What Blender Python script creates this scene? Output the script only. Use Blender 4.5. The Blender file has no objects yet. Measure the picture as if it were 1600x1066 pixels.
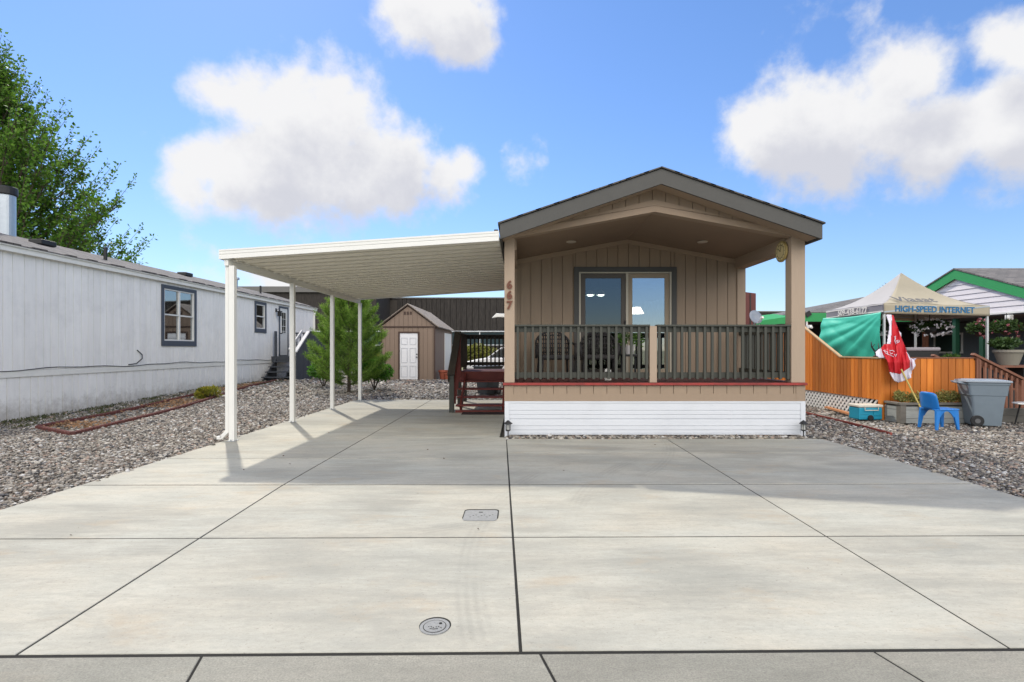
import bpy, bmesh, math, random
import numpy as np
from mathutils import Vector, Matrix
random.seed(7); rng = np.random.default_rng(11)
S = bpy.context.scene
COL = S.collection
# ---------------------------------------------------------------- camera
cam_d = bpy.data.cameras.new('camera'); cam = bpy.data.objects.new('camera', cam_d); COL.objects.link(cam)
CH = 1.34
cam.location = (0, 0, CH); cam.rotation_euler = (math.pi/2, 0, 0)
cam_d.lens = 18; cam_d.sensor_width = 36; cam_d.sensor_fit = 'HORIZONTAL'
cam_d.shift_x = -12/1600; cam_d.shift_y = 13/1600
cam_d.clip_end = 3000; cam_d.clip_start = 0.05
S.camera = cam
# ---------------------------------------------------------------- light
SUN = Vector((-.48, .81, 1.0)).normalized()
EL = math.asin(SUN.z); AZ = math.atan2(SUN.x, SUN.y)
sd = bpy.data.lights.new('sun', 'SUN'); so = bpy.data.objects.new('sun', sd); COL.objects.link(so)
sd.energy = 2.3; sd.angle = math.radians(.7); sd.color = (1, .93, .82)
sd.angle = math.radians(1.1); so.rotation_euler = SUN.to_track_quat('Z', 'Y').to_euler()
S.view_settings.view_transform = 'Standard'; S.view_settings.look = 'None'; S.view_settings.gamma = 1
S.view_settings.exposure = 0.7
W = bpy.data.worlds.new('World'); S.world = W; W.use_nodes = True
def world():
    nt = W.node_tree; N = nt.nodes; L = nt.links; N.clear()
    out = N.new('ShaderNodeOutputWorld'); bg = N.new('ShaderNodeBackground'); L.new(bg.outputs[0], out.inputs[0])
    bg.inputs[1].default_value = .15
    sky = N.new('ShaderNodeTexSky'); sky.sky_type = 'NISHITA'; sky.sun_disc = False
    sky.sun_elevation = EL; sky.sun_rotation = AZ; sky.air_density = 1.0; sky.dust_density = .1; sky.ozone_density = 2.5
    hs = N.new('ShaderNodeHueSaturation'); hs.inputs['Saturation'].default_value = 1.1; hs.inputs['Value'].default_value = 1.0
    lum = N.new('ShaderNodeRGBToBW'); L.new(sky.outputs[0], lum.inputs[0])
    dn = N.new('ShaderNodeMath'); dn.operation = 'MULTIPLY_ADD'; L.new(lum.outputs[0], dn.inputs[0]); dn.inputs[1].default_value = .07; dn.inputs[2].default_value = 1.02
    iv = N.new('ShaderNodeMath'); iv.operation = 'DIVIDE'; iv.inputs[0].default_value = 1; L.new(dn.outputs[0], iv.inputs[1])
    tn = N.new('ShaderNodeVectorMath'); tn.operation = 'MULTIPLY'; L.new(sky.outputs[0], tn.inputs[0]); tn.inputs[1].default_value = (.82, .83, .92)
    sc_ = N.new('ShaderNodeVectorMath'); sc_.operation = 'SCALE'; L.new(tn.outputs[0], sc_.inputs[0]); L.new(iv.outputs[0], sc_.inputs['Scale'])
    L.new(sc_.outputs[0], hs.inputs['Color'])
    tc = N.new('ShaderNodeTexCoord')
    # cloud field: soft puffs placed on the sky sphere, edges broken by noise
    blobs = [(345,150,46),(385,150,60),(450,185,72),(530,195,74),(580,230,76),(640,265,66),(318,258,42),(360,265,62),(430,245,92),(500,265,98),
             (560,275,86),(430,310,56),(350,305,38),(620,300,50),(690,275,44),(722,262,30),(645,5,62),(700,25,66),(733,70,36),(300,300,45),
             (1175,200,48),(1215,210,72),(1285,220,88),(1360,200,80),(1400,130,72),(1440,115,55),(1300,255,60),(1440,215,70),(1540,185,62),
             (1590,175,62),(1560,65,44),(1600,70,48),(1490,195,55),(1660,190,90)]
    g = bpy.data.node_groups.new('cloud_field', 'ShaderNodeTree')
    g.interface.new_socket('V', in_out='INPUT', socket_type='NodeSocketVector')
    g.interface.new_socket('F', in_out='OUTPUT', socket_type='NodeSocketFloat')
    gi = g.nodes.new('NodeGroupInput'); go = g.nodes.new('NodeGroupOutput'); GL = g.links
    def mth(op, a, b=None, c=None):
        n = g.nodes.new('ShaderNodeMath'); n.operation = op
        for i, v in enumerate((a, b, c)):
            if v is None: continue
            if isinstance(v, (int, float)): n.inputs[i].default_value = v
            else: GL.new(v, n.inputs[i])
        return n.outputs[0]
    nz = g.nodes.new('ShaderNodeTexNoise'); nz.inputs['Scale'].default_value = 7.5; nz.inputs['Detail'].default_value = 10; nz.inputs['Roughness'].default_value = .56
    GL.new(gi.outputs[0], nz.inputs['Vector'])
    nl = g.nodes.new('ShaderNodeTexNoise'); nl.inputs['Scale'].default_value = 2.2; nl.inputs['Detail'].default_value = 3
    GL.new(gi.outputs[0], nl.inputs['Vector'])
    acc = None
    for (x, y, r) in blobs:
        d = Vector(((x-812)/800, 1, (546-y)/800)); l = d.length; d.normalize()
        vd = g.nodes.new('ShaderNodeVectorMath'); vd.operation = 'DISTANCE'; GL.new(gi.outputs[0], vd.inputs[0]); vd.inputs[1].default_value = d
        rr = r*1.3/800/l
        m = mth('MULTIPLY_ADD', vd.outputs['Value'], -1/rr, 1.0)
        acc = m if acc is None else mth('SMOOTH_MAX', acc, m, .28)
    wsp = None
    for (x, y, r) in [(1232,80,40),(1262,35,42),(1310,15,44),(1312,66,26),(820,250,30),(1565,290,36)]:
        d = Vector(((x-812)/800, 1, (546-y)/800)); l = d.length; d.normalize()
        vd = g.nodes.new('ShaderNodeVectorMath'); vd.operation = 'DISTANCE'; GL.new(gi.outputs[0], vd.inputs[0]); vd.inputs[1].default_value = d
        m = mth('MULTIPLY_ADD', vd.outputs['Value'], -l*800/(r*1.5), .85); wsp = m if wsp is None else mth('MAXIMUM', wsp, m)
    acc = mth('MAXIMUM', acc, mth('MINIMUM', wsp, .02))
    # unseen cloud cover added behind the camera (y < 0) as fill light
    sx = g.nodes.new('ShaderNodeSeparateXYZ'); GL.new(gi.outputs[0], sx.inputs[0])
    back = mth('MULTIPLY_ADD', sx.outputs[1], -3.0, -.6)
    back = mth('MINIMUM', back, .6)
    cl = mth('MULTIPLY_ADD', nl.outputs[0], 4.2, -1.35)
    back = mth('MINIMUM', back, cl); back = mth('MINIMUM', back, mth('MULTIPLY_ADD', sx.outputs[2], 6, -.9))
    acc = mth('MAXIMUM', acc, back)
    # low bright band of cloud over the left horizon
    hb = mth('ABSOLUTE', mth('SUBTRACT', sx.outputs[2], .115)); hb = mth('MULTIPLY_ADD', hb, -9., .62)
    hx = mth('ABSOLUTE', mth('ADD', sx.outputs[0], .42)); hx = mth('MULTIPLY_ADD', hx, -6, .7)
    band = mth('MINIMUM', mth('MINIMUM', hb, hx), mth('MULTIPLY', sx.outputs[1], 2))
    acc = mth('MAXIMUM', acc, band)
    f = mth('ADD', acc, mth('MULTIPLY_ADD', nz.outputs[0], 1.55, -.77))
    n9 = g.nodes.new('ShaderNodeTexNoise'); n9.inputs['Scale'].default_value = 24; n9.inputs['Detail'].default_value = 8; n9.inputs['Roughness'].default_value = .6; GL.new(gi.outputs[0], n9.inputs['Vector'])
    f = mth('ADD', f, mth('MULTIPLY_ADD', n9.outputs[0], .75, -.375))
    GL.new(f, go.inputs[0])
    def grp(vec):
        n = N.new('ShaderNodeGroup'); n.node_tree = g; L.new(vec, n.inputs[0]); return n.outputs[0]
    F0 = grp(tc.outputs['Generated'])
    off = N.new('ShaderNodeVectorMath'); off.operation = 'ADD'; off.inputs[1].default_value = (-.03, 0, .075); L.new(tc.outputs['Generated'], off.inputs[0])
    F1 = grp(off.outputs[0])
    mask = N.new('ShaderNodeMapRange'); mask.interpolation_type = 'SMOOTHSTEP'; mask.inputs['From Min'].default_value = .0; mask.inputs['From Max'].default_value = .6
    L.new(F0, mask.inputs['Value'])
    lit = N.new('ShaderNodeMapRange'); lit.inputs['From Min'].default_value = .0; lit.inputs['From Max'].default_value = .9; lit.interpolation_type = 'SMOOTHSTEP'
    L.new(F1, lit.inputs['Value'])
    cc = N.new('ShaderNodeMix'); cc.data_type = 'RGBA'; cc.inputs[6].default_value = (3.75, 3.75, 3.8, 1); cc.inputs[7].default_value = (2.75, 2.8, 3.08, 1)
    L.new(lit.outputs[0], cc.inputs[0])
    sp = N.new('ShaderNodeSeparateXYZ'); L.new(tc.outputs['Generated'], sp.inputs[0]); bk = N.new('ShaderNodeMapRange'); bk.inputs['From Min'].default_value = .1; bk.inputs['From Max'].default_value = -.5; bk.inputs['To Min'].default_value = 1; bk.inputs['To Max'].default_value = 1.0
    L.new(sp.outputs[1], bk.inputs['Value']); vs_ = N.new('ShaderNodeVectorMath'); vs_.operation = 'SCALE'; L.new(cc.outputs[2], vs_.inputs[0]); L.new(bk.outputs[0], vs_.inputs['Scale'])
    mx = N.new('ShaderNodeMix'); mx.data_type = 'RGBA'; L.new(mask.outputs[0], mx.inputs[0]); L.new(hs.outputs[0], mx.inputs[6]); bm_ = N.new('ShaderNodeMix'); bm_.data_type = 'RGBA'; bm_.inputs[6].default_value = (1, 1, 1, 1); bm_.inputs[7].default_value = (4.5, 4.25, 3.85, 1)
    fb = N.new('ShaderNodeMapRange'); fb.inputs['From Min'].default_value = .1; fb.inputs['From Max'].default_value = -.5; L.new(sp.outputs[1], fb.inputs['Value']); L.new(fb.outputs[0], bm_.inputs[0])  # added clouds behind the camera are brightened and warmed to fill the shadows
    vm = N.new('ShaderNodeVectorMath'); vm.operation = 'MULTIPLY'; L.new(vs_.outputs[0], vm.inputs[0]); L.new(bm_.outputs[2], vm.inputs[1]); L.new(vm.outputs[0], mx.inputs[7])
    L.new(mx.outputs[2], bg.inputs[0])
    W.cycles.sampling_method = 'MANUAL'; W.cycles.sample_map_resolution = 512
world()
# ---------------------------------------------------------------- tagging
def tag(o, label=None, cat=None, group=None, kind=None):
    for k, v in (('label', label), ('category', cat), ('group', group), ('kind', kind)):
        if v: o[k] = v
    return o
def empty(name, loc, label=None, cat=None, group=None):
    o = bpy.data.objects.new(name, None); COL.objects.link(o); o.location = loc; o.empty_display_size = .1
    return tag(o, label, cat, group)
def wloc(o):
    v = Vector((0, 0, 0))
    while o is not None: v += o.location; o = o.parent
    return v
def copy_tree(o, parent=None):
    c = o.copy(); COL.objects.link(c)
    if parent is not None: c.parent = parent
    for ch in [x for x in bpy.data.objects if x.parent == o]: copy_tree(ch, c)
    return c
# ---------------------------------------------------------------- materials
def M(name, col, rough=.75, var=.12, scale=6, bump=.15, island=0., stretch=(1, 1, 1), metal=0., spec=.4, col2=None, bscale=None, coords='Object', dirt=0., splash=0):
    m = bpy.data.materials.new(name); m.use_nodes = True; nt = m.node_tree; N = nt.nodes; L = nt.links
    b = N['Principled BSDF']; b.inputs['Roughness'].default_value = rough; b.inputs['Metallic'].default_value = metal
    b.inputs['Specular IOR Level'].default_value = spec
    tc = N.new('ShaderNodeTexCoord'); mp = N.new('ShaderNodeMapping'); mp.inputs['Scale'].default_value = stretch; L.new(tc.outputs[coords], mp.inputs[0])
    nz = N.new('ShaderNodeTexNoise'); nz.inputs['Scale'].default_value = scale; nz.inputs['Detail'].default_value = 6; nz.inputs['Roughness'].default_value = .6
    L.new(mp.outputs[0], nz.inputs['Vector'])
    mx = N.new('ShaderNodeMix'); mx.data_type = 'RGBA'; mx.inputs[6].default_value = (*col, 1)
    c2 = col2 if col2 else tuple(c*.75 for c in col); mx.inputs[7].default_value = (*c2, 1)
    mr = N.new('ShaderNodeMapRange'); mr.inputs['From Min'].default_value = .3; mr.inputs['From Max'].default_value = .7; L.new(nz.outputs[0], mr.inputs['Value']); 
    mr.inputs['To Max'].default_value = 1.0 if col2 else min(1, var*4)
    L.new(mr.outputs[0], mx.inputs[0]); cur = mx.outputs[2]
    if island:
        gm = N.new('ShaderNodeNewGeometry'); r = N.new('ShaderNodeMapRange'); r.inputs['To Min'].default_value = 1-island; r.inputs['To Max'].default_value = 1+island
        L.new(gm.outputs['Random Per Island'], r.inputs['Value']); h = N.new('ShaderNodeHueSaturation'); L.new(r.outputs[0], h.inputs['Value']); L.new(cur, h.inputs['Color']); cur = h.outputs[0]
    if dirt:
        n2 = N.new('ShaderNodeTexNoise'); n2.inputs['Scale'].default_value = 1.6; n2.inputs['Detail'].default_value = 8; n2.inputs['Roughness'].default_value = .7; L.new(tc.outputs['Object'], n2.inputs['Vector'])
        r2 = N.new('ShaderNodeMapRange'); r2.inputs['From Min'].default_value = .5; r2.inputs['From Max'].default_value = .75; r2.inputs['To Max'].default_value = dirt; L.new(n2.outputs[0], r2.inputs['Value'])
        m2 = N.new('ShaderNodeMix'); m2.data_type = 'RGBA'; L.new(r2.outputs[0], m2.inputs[0]); L.new(cur, m2.inputs[6]); m2.inputs[7].default_value = (*[c*.45+.02 for c in col], 1); cur = m2.outputs[2]
    if splash:                                                   # soil splashed up the foot of the wall
        gp = N.new('ShaderNodeNewGeometry'); sz_ = N.new('ShaderNodeSeparateXYZ'); L.new(gp.outputs['Position'], sz_.inputs[0])
        n4 = N.new('ShaderNodeTexNoise'); n4.inputs['Scale'].default_value = 5; n4.inputs['Detail'].default_value = 8; n4.inputs['Roughness'].default_value = .75; L.new(tc.outputs['Object'], n4.inputs['Vector'])
        a1 = N.new('ShaderNodeMath'); a1.operation = 'MULTIPLY_ADD'; L.new(n4.outputs[0], a1.inputs[0]); a1.inputs[1].default_value = -1.1; L.new(sz_.outputs[2], a1.inputs[2])
        r4 = N.new('ShaderNodeMapRange'); r4.inputs['From Min'].default_value = -.15; r4.inputs['From Max'].default_value = -.55; r4.inputs['To Max'].default_value = .6; L.new(a1.outputs[0], r4.inputs['Value'])
        m4 = N.new('ShaderNodeMix'); m4.data_type = 'RGBA'; L.new(r4.outputs[0], m4.inputs[0]); L.new(cur, m4.inputs[6]); m4.inputs[7].default_value = (.33, .29, .24, 1); cur = m4.outputs[2]
    L.new(cur, b.inputs['Base Color'])
    if bump:
        n3 = N.new('ShaderNodeTexNoise'); n3.inputs['Scale'].default_value = bscale or scale*4; n3.inputs['Detail'].default_value = 5; L.new(mp.outputs[0], n3.inputs['Vector'])
        bp = N.new('ShaderNodeBump'); bp.inputs['Strength'].default_value = bump; bp.inputs['Distance'].default_value = .02; L.new(n3.outputs[0], bp.inputs['Height']); L.new(bp.outputs[0], b.inputs['Normal'])
    return m
def leafmat(name, c1, c2, trans=.35, rough=.5):
    m = bpy.data.materials.new(name); m.use_nodes = True; nt = m.node_tree; N = nt.nodes; L = nt.links
    b = N['Principled BSDF']; b.inputs['Roughness'].default_value = rough; b.inputs['Specular IOR Level'].default_value = .3
    gm = N.new('ShaderNodeNewGeometry'); mx = N.new('ShaderNodeMix'); mx.data_type = 'RGBA'; mx.inputs[6].default_value = (*c1, 1); mx.inputs[7].default_value = (*c2, 1)
    L.new(gm.outputs['Random Per Island'], mx.inputs[0]); L.new(mx.outputs[2], b.inputs['Base Color'])
    t = N.new('ShaderNodeBsdfTranslucent'); L.new(mx.outputs[2], t.inputs[0]); ms = N.new('ShaderNodeMixShader'); ms.inputs[0].default_value = trans
    L.new(b.outputs[0], ms.inputs[1]); L.new(t.outputs[0], ms.inputs[2]); L.new(ms.outputs[0], N['Material Output'].inputs[0])
    return m
def emit(name, col, s):
    m = bpy.data.materials.new(name); m.use_nodes = True; b = m.node_tree.nodes['Principled BSDF']
    b.inputs['Base Color'].default_value = (*col, 1); b.inputs['Emission Color'].default_value = (*col, 1); b.inputs['Emission Strength'].default_value = s
    return m
def glassmat(name, tint, refl, rough=.02):
    m = bpy.data.materials.new(name); m.use_nodes = True; nt = m.node_tree; N = nt.nodes; L = nt.links; N.remove(N['Principled BSDF'])
    t = N.new('ShaderNodeBsdfTransparent'); t.inputs[0].default_value = (*tint, 1)
    g = N.new('ShaderNodeBsdfGlossy'); g.inputs['Roughness'].default_value = rough; g.inputs[0].default_value = (.9, .95, 1, 1)
    tc = N.new('ShaderNodeTexCoord'); nz = N.new('ShaderNodeTexNoise'); nz.inputs['Scale'].default_value = 1.5; L.new(tc.outputs['Object'], nz.inputs['Vector'])
    bp = N.new('ShaderNodeBump'); bp.inputs['Strength'].default_value = .05; bp.inputs['Distance'].default_value = .01; L.new(nz.outputs[0], bp.inputs['Height']); L.new(bp.outputs[0], g.inputs['Normal'])
    ms = N.new('ShaderNodeMixShader'); ms.inputs[0].default_value = refl; L.new(t.outputs[0], ms.inputs[1]); L.new(g.outputs[0], ms.inputs[2]); L.new(ms.outputs[0], N['Material Output'].inputs[0])
    return m
# ---------------------------------------------------------------- mesh builder
class MB:
    def __init__(s, frame=None): s.v = []; s.f = []; s.fr = frame
    def P(s, p):
        if s.fr is None: return tuple(p)
        o, u, v, w = s.fr; q = o + u*p[0] + v*p[1] + w*p[2]; return tuple(q)
    def add(s, vs, fs):
        n = len(s.v); s.v += [s.P(p) for p in vs]; s.f += [tuple(i+n for i in f) for f in fs]; return s
    def box(s, x0, y0, z0, x1, y1, z1):
        vs = [(x, y, z) for z in (z0, z1) for x, y in ((x0, y0), (x1, y0), (x1, y1), (x0, y1))]
        return s.add(vs, [(0,3,2,1),(4,5,6,7),(0,1,5,4),(1,2,6,5),(2,3,7,6),(3,0,4,7)])
    def prism(s, pts, w0, w1, ax=2):
        """pts 2D; ax = axis of extrusion (2: (a,b,w); 1: (a,w,b); 0: (w,a,b))"""
        mk = {2: lambda a, b, w: (a, b, w), 1: lambda a, b, w: (a, w, b), 0: lambda a, b, w: (w, a, b)}[ax]
        n = len(pts); vs = [mk(a, b, w0) for a, b in pts] + [mk(a, b, w1) for a, b in pts]
        fs = [tuple(range(n-1, -1, -1)), tuple(range(n, 2*n))] + [(i, (i+1) % n, (i+1) % n+n, i+n) for i in range(n)]
        return s.add(vs, fs)
    def bar(s, p, q, w, h, up=(0, 0, 1)):
        p = Vector(p); q = Vector(q); d = (q-p).normalized(); up = Vector(up)
        sd_ = d.cross(up)
        if sd_.length < 1e-4: sd_ = d.cross(Vector((0, 1, 0)))
        sd_.normalize(); u = sd_.cross(d).normalized()
        vs = [c + sd_*(a*w/2) + u*(b*h/2) for c in (p, q) for a, b in ((-1,-1),(1,-1),(1,1),(-1,1))]
        return s.add(vs, [(0,1,2,3),(7,6,5,4),(0,4,5,1),(1,5,6,2),(2,6,7,3),(3,7,4,0)])
    def tube(s, pts, r, n=8, cap=True):
        pts = [Vector(p) for p in pts]; rs = r if isinstance(r, (list, tuple)) else [r]*len(pts)
        vs = []; prev = None
        for i, p in enumerate(pts):
            d = (pts[min(i+1, len(pts)-1)] - pts[max(i-1, 0)]).normalized()
            a = prev if prev is not None else (Vector((0, 0, 1)) if abs(d.z) < .9 else Vector((1, 0, 0)))
            a = (a - d*a.dot(d)).normalized(); prev = a; b = d.cross(a)
            vs += [p + (a*math.cos(t) + b*math.sin(t))*rs[i] for t in [2*math.pi*k/n for k in range(n)]]
        fs = [(i*n+k, i*n+(k+1) % n, (i+1)*n+(k+1) % n, (i+1)*n+k) for i in range(len(pts)-1) for k in range(n)]
        if cap: fs += [tuple(range(n-1, -1, -1)), tuple((len(pts)-1)*n+k for k in range(n))]
        return s.add(vs, fs)
    def lathe(s, prof, c=(0, 0, 0), n=20, sx=1, sy=1):
        vs = [(c[0]+r*math.cos(2*math.pi*k/n)*sx, c[1]+r*math.sin(2*math.pi*k/n)*sy, c[2]+z) for r, z in prof for k in range(n)]
        m = len(prof); fs = [(i*n+k, i*n+(k+1) % n, (i+1)*n+(k+1) % n, (i+1)*n+k) for i in range(m-1) for k in range(n)]
        fs += [tuple(range(n-1, -1, -1)), tuple((m-1)*n+k for k in range(n))]
        return s.add(vs, fs)
    def build(s, name, mat, parent=None, smooth=False, bevel=0, solid=0, mods=None):
        v = np.array(s.v, dtype=float).reshape(-1, 3)
        if parent is not None: o = np.array(wloc(parent))
        else: o = np.array([(v[:, 0].min()+v[:, 0].max())/2, (v[:, 1].min()+v[:, 1].max())/2, v[:, 2].min()])
        me = bpy.data.meshes.new(name); me.from_pydata([tuple(p) for p in v-o], [], s.f); me.update()
        bm = bmesh.new(); bm.from_mesh(me); bmesh.ops.recalc_face_normals(bm, faces=bm.faces); bm.to_mesh(me); bm.free()
        me.materials.append(mat)
        ob = bpy.data.objects.new(name, me); COL.objects.link(ob)
        if parent is not None: ob.parent = parent
        else: ob.location = o
        if smooth:
            for p in me.polygons: p.use_smooth = True
        if solid: md = ob.modifiers.new('solid', 'SOLIDIFY'); md.thickness = solid; md.offset = 0
        if bevel: md = ob.modifiers.new('bevel', 'BEVEL'); md.width = bevel; md.segments = 2; md.limit_method = 'ANGLE'; md.angle_limit = math.radians(40)
        return ob
    # ---- walls
    def siding(s, u0, u1, step, bot, top, w0, w1, gap=.009, breaks=(), axis='v', jit=0):
        """vertical boards between bot(u) and top(u)"""
        us = [u0]; 
        while us[-1] + step < u1 - 1e-4: us.append(us[-1]+step*(1+jit*random.uniform(-1, 1)))
        us.append(u1)
        for a, b in zip(us[:-1], us[1:]):
            a2, b2 = a+gap/2, b-gap/2
            if b2 <= a2: continue
            mid = [k for k in breaks if a2 < k < b2]
            xs = [a2] + mid + [b2]
            pts = [(x, bot(x)) for x in xs] + [(x, top(x)) for x in reversed(xs)]
            if max(p[1] for p in pts) - min(p[1] for p in pts) < .02: continue
            s.prism(pts, w0, w1)
        return s
    def framerect(s, u0, v0, u1, v1, t, w0, w1, tb=None):
        tb = t if tb is None else tb
        s.box(u0, v0, w0, u0+t, v1, w1); s.box(u1-t, v0, w0, u1, v1, w1)
        s.box(u0+t, v1-t, w0, u1-t, v1, w1); s.box(u0+t, v0, w0, u1-t, v0+tb, w1); return s
X, Y, Z = Vector((1, 0, 0)), Vector((0, 1, 0)), Vector((0, 0, 1))
def FR(y): return (Vector((0, y, 0)), X, Z, -Y)          # wall facing the street: u = x, v = z, w towards the street
def npmesh(name, V, F, mat, parent=None, smooth=False, loc=None):
    V = np.asarray(V, dtype=np.float32); F = np.asarray(F, dtype=np.int32); k = F.shape[1]
    o = np.array(wloc(parent)) if parent is not None else (np.array(loc) if loc is not None else np.array([V[:, 0].mean(), V[:, 1].mean(), V[:, 2].min()]))
    me = bpy.data.meshes.new(name); me.vertices.add(len(V)); me.vertices.foreach_set('co', (V-o.astype(np.float32)).ravel())
    me.loops.add(F.size); me.loops.foreach_set('vertex_index', F.ravel()); me.polygons.add(len(F))
    me.polygons.foreach_set('loop_start', np.arange(0, F.size, k, dtype=np.int32))
    if smooth: me.polygons.foreach_set('use_smooth', np.ones(len(F), dtype=bool))
    me.update(calc_edges=True); me.materials.append(mat)
    ob = bpy.data.objects.new(name, me); COL.objects.link(ob)
    if parent is not None: ob.parent = parent
    else: ob.location = o
    return ob
def leaves(P, size, up=.3, asp=.6, jit=.35, dirs=None):
    P = np.asarray(P, dtype=float); n = len(P)
    a = rng.normal(size=(n, 3)) if dirs is None else np.asarray(dirs)+rng.normal(size=(n, 3))*jit
    a /= np.linalg.norm(a, axis=1)[:, None]
    b = rng.normal(size=(n, 3)); b[:, 2] *= (1-up); b = np.cross(a, b); b /= np.linalg.norm(b, axis=1)[:, None]+1e-9
    c = np.cross(a, b)
    s_ = size*(1+rng.uniform(-jit, jit, n))[:, None]
    V = np.stack([P, P+a*s_*.5+b*s_*asp*.5+c*s_*.08, P+a*s_, P+a*s_*.5-b*s_*asp*.5+c*s_*.08], 1).reshape(-1, 3)
    return V, np.arange(4*n).reshape(-1, 4)
def smoothf(t): t = np.clip(t, 0, 1); return t*t*(3-2*t)
def gz(x, y): return .17*smoothf((np.asarray(y, float)-10)/7)*smoothf((-np.asarray(x, float)-6.)/2.5)
# ---------------------------------------------------------------- palette
def concrete(name, base, warm, fine=.12, st=1.):
    m = bpy.data.materials.new(name); m.use_nodes = True; nt = m.node_tree; N = nt.nodes; L = nt.links; b = N['Principled BSDF']
    b.inputs['Roughness'].default_value = .8; b.inputs['Specular IOR Level'].default_value = .3
    tc = N.new('ShaderNodeTexCoord')
    def noise(sc, st, det=8, ro=.6):
        mp = N.new('ShaderNodeMapping'); mp.inputs['Scale'].default_value = st; L.new(tc.outputs['Object'], mp.inputs[0])
        n = N.new('ShaderNodeTexNoise'); n.inputs['Scale'].default_value = sc; n.inputs['Detail'].default_value = det; n.inputs['Roughness'].default_value = ro; L.new(mp.outputs[0], n.inputs['Vector']); return n.outputs[0]
    def rng_(v, a, b_, c, d):
        r = N.new('ShaderNodeMapRange'); r.inputs['From Min'].default_value = a; r.inputs['From Max'].default_value = b_; r.inputs['To Min'].default_value = c; r.inputs['To Max'].default_value = d; L.new(v, r.inputs['Value']); return r.outputs[0]
    def mix(f, a, c, mode='MIX'):
        x = N.new('ShaderNodeMix'); x.data_type = 'RGBA'; x.blend_type = mode
        if isinstance(f, float): x.inputs[0].default_value = f
        else: L.new(f, x.inputs[0])
        for i, q in ((6, a), (7, c)):
            if isinstance(q, tuple): x.inputs[i].default_value = (*q, 1)
            else: L.new(q, x.inputs[i])
        return x.outputs[2]
    c = mix(rng_(noise(.9, (1, 2.2, 1)), .35, .7, 0, 1), base, warm)
    c = mix(rng_(noise(.55, (1, 2.2, 1), 10, .72), .47, .66, 0, .75), c, tuple(q*.66 for q in base))       # worn grey patches
    c = mix(rng_(noise(2.2, (1, 3.0, 1), 10, .75), .5, .72, 0, .5), c, tuple(q*.6 for q in base))
    c = mix(rng_(noise(1.0, (.35, 3.2, 1), 6, .6), .52, .7, 0, .35), c, tuple(min(1, q*1.22) for q in base))
    c = mix(rng_(noise(.75, (.55, 3.0, 1), 12, .74), .47, .62, 0, .55*st), c, tuple(q*.58 for q in base))
    c = mix(rng_(noise(9, (.5, 2.2, 1), 10, .8), .42, .7, 0, .42), c, tuple(q*.68 for q in base))
    if st > .9:
        def mt(op, a, b_=None, c_=None):
            n = N.new('ShaderNodeMath'); n.operation = op
            for q_, v_ in enumerate((a, b_, c_)):
                if v_ is None: continue
                if isinstance(v_, (int, float)): n.inputs[q_].default_value = v_
                else: L.new(v_, n.inputs[q_])
            return n.outputs[0]
        gp = N.new('ShaderNodeNewGeometry')
        for (cx_, cy_, R_, ylo) in ((4.28, 3.4, 4.6, 0), (-2.6, 8.2, 4.8, 0), (4.9, 3.3, 4.55, 0)):       # faint tyre arcs
            vd = N.new('ShaderNodeVectorMath'); vd.operation = 'DISTANCE'; L.new(gp.outputs['Position'], vd.inputs[0]); vd.inputs[1].default_value = (cx_, cy_, 0)
            d0 = mt('SUBTRACT', vd.outputs['Value'], R_); band = mt('MULTIPLY_ADD', mt('ABSOLUTE', d0), -1/.11, 1.0); band = mt('MINIMUM', mt('MAXIMUM', band, 0), .5)
            stp = mt('MULTIPLY_ADD', mt('SINE', mt('MULTIPLY', d0, 130.)), .35, .65)
            c = mix(mt('MULTIPLY', mt('MULTIPLY', band, stp), rng_(noise(1.3, (1, 1, 1), 3), .45, .62, .05, .6)), c, tuple(q*.5 for q in base))
    if st > .9:
        stn = None
        for (cx_, cy_, R_) in ((-1.7, 5.9, 1.1), (-.7, 6.3, .9), (-2.7, 5.6, .6), (1.1, 6.9, .8), (2.9, 6.3, .75), (3.7, 6.1, .7), (-.9, 7.6, 1.1), (-1.3, 9.6, 1.3), (1.0, 3.0, .9), (-3.4, 3.9, .9), (3.6, 3.1, .9), (-1.2, 4.4, .7)):   # old water and oil stains
            vd = N.new('ShaderNodeVectorMath'); vd.operation = 'DISTANCE'; L.new(gp.outputs['Position'], vd.inputs[0]); vd.inputs[1].default_value = (cx_, cy_, 0)
            m_ = mt('MULTIPLY_ADD', vd.outputs['Value'], -1/R_, 1.0); stn = m_ if stn is None else mt('MAXIMUM', stn, m_)
        wet = rng_(mt('ADD', stn, mt('MULTIPLY_ADD', noise(1.6, (.45, 2.6, 1), 10, .75), 3.2, -1.75)), .25, .8, 0, .5)
        c = mix(wet, c, tuple(q*.55 for q in base))
    c = mix(rng_(noise(26, (.8, 1.6, 1), 10, .85), .47, .62, 0, .32), c, tuple(q*.62 for q in base))
    c = mix(rng_(noise(1.7, (.8, 1.6, 1), 8, .7), .56, .7, 0, .4*st), c, (.40, .31, .2))
    c = mix(rng_(noise(140, (1, 1, 1), 2), .3, .7, 0, fine), c, (.12, .11, .1))
    c = mix(rng_(noise(34, (1, 1.5, 1), 5, .8), .6, .68, 0, .55), c, (.13, .11, .09))
    gm = N.new('ShaderNodeNewGeometry'); h = N.new('ShaderNodeHueSaturation'); L.new(rng_(gm.outputs['Random Per Island'], 0, 1, .93, 1.05), h.inputs['Value']); L.new(c, h.inputs['Color'])
    L.new(h.outputs[0], b.inputs['Base Color'])
    bp = N.new('ShaderNodeBump'); bp.inputs['Strength'].default_value = .35; bp.inputs['Distance'].default_value = .004; L.new(noise(90, (.3, 1.6, 1), 4), bp.inputs['Height'])
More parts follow.
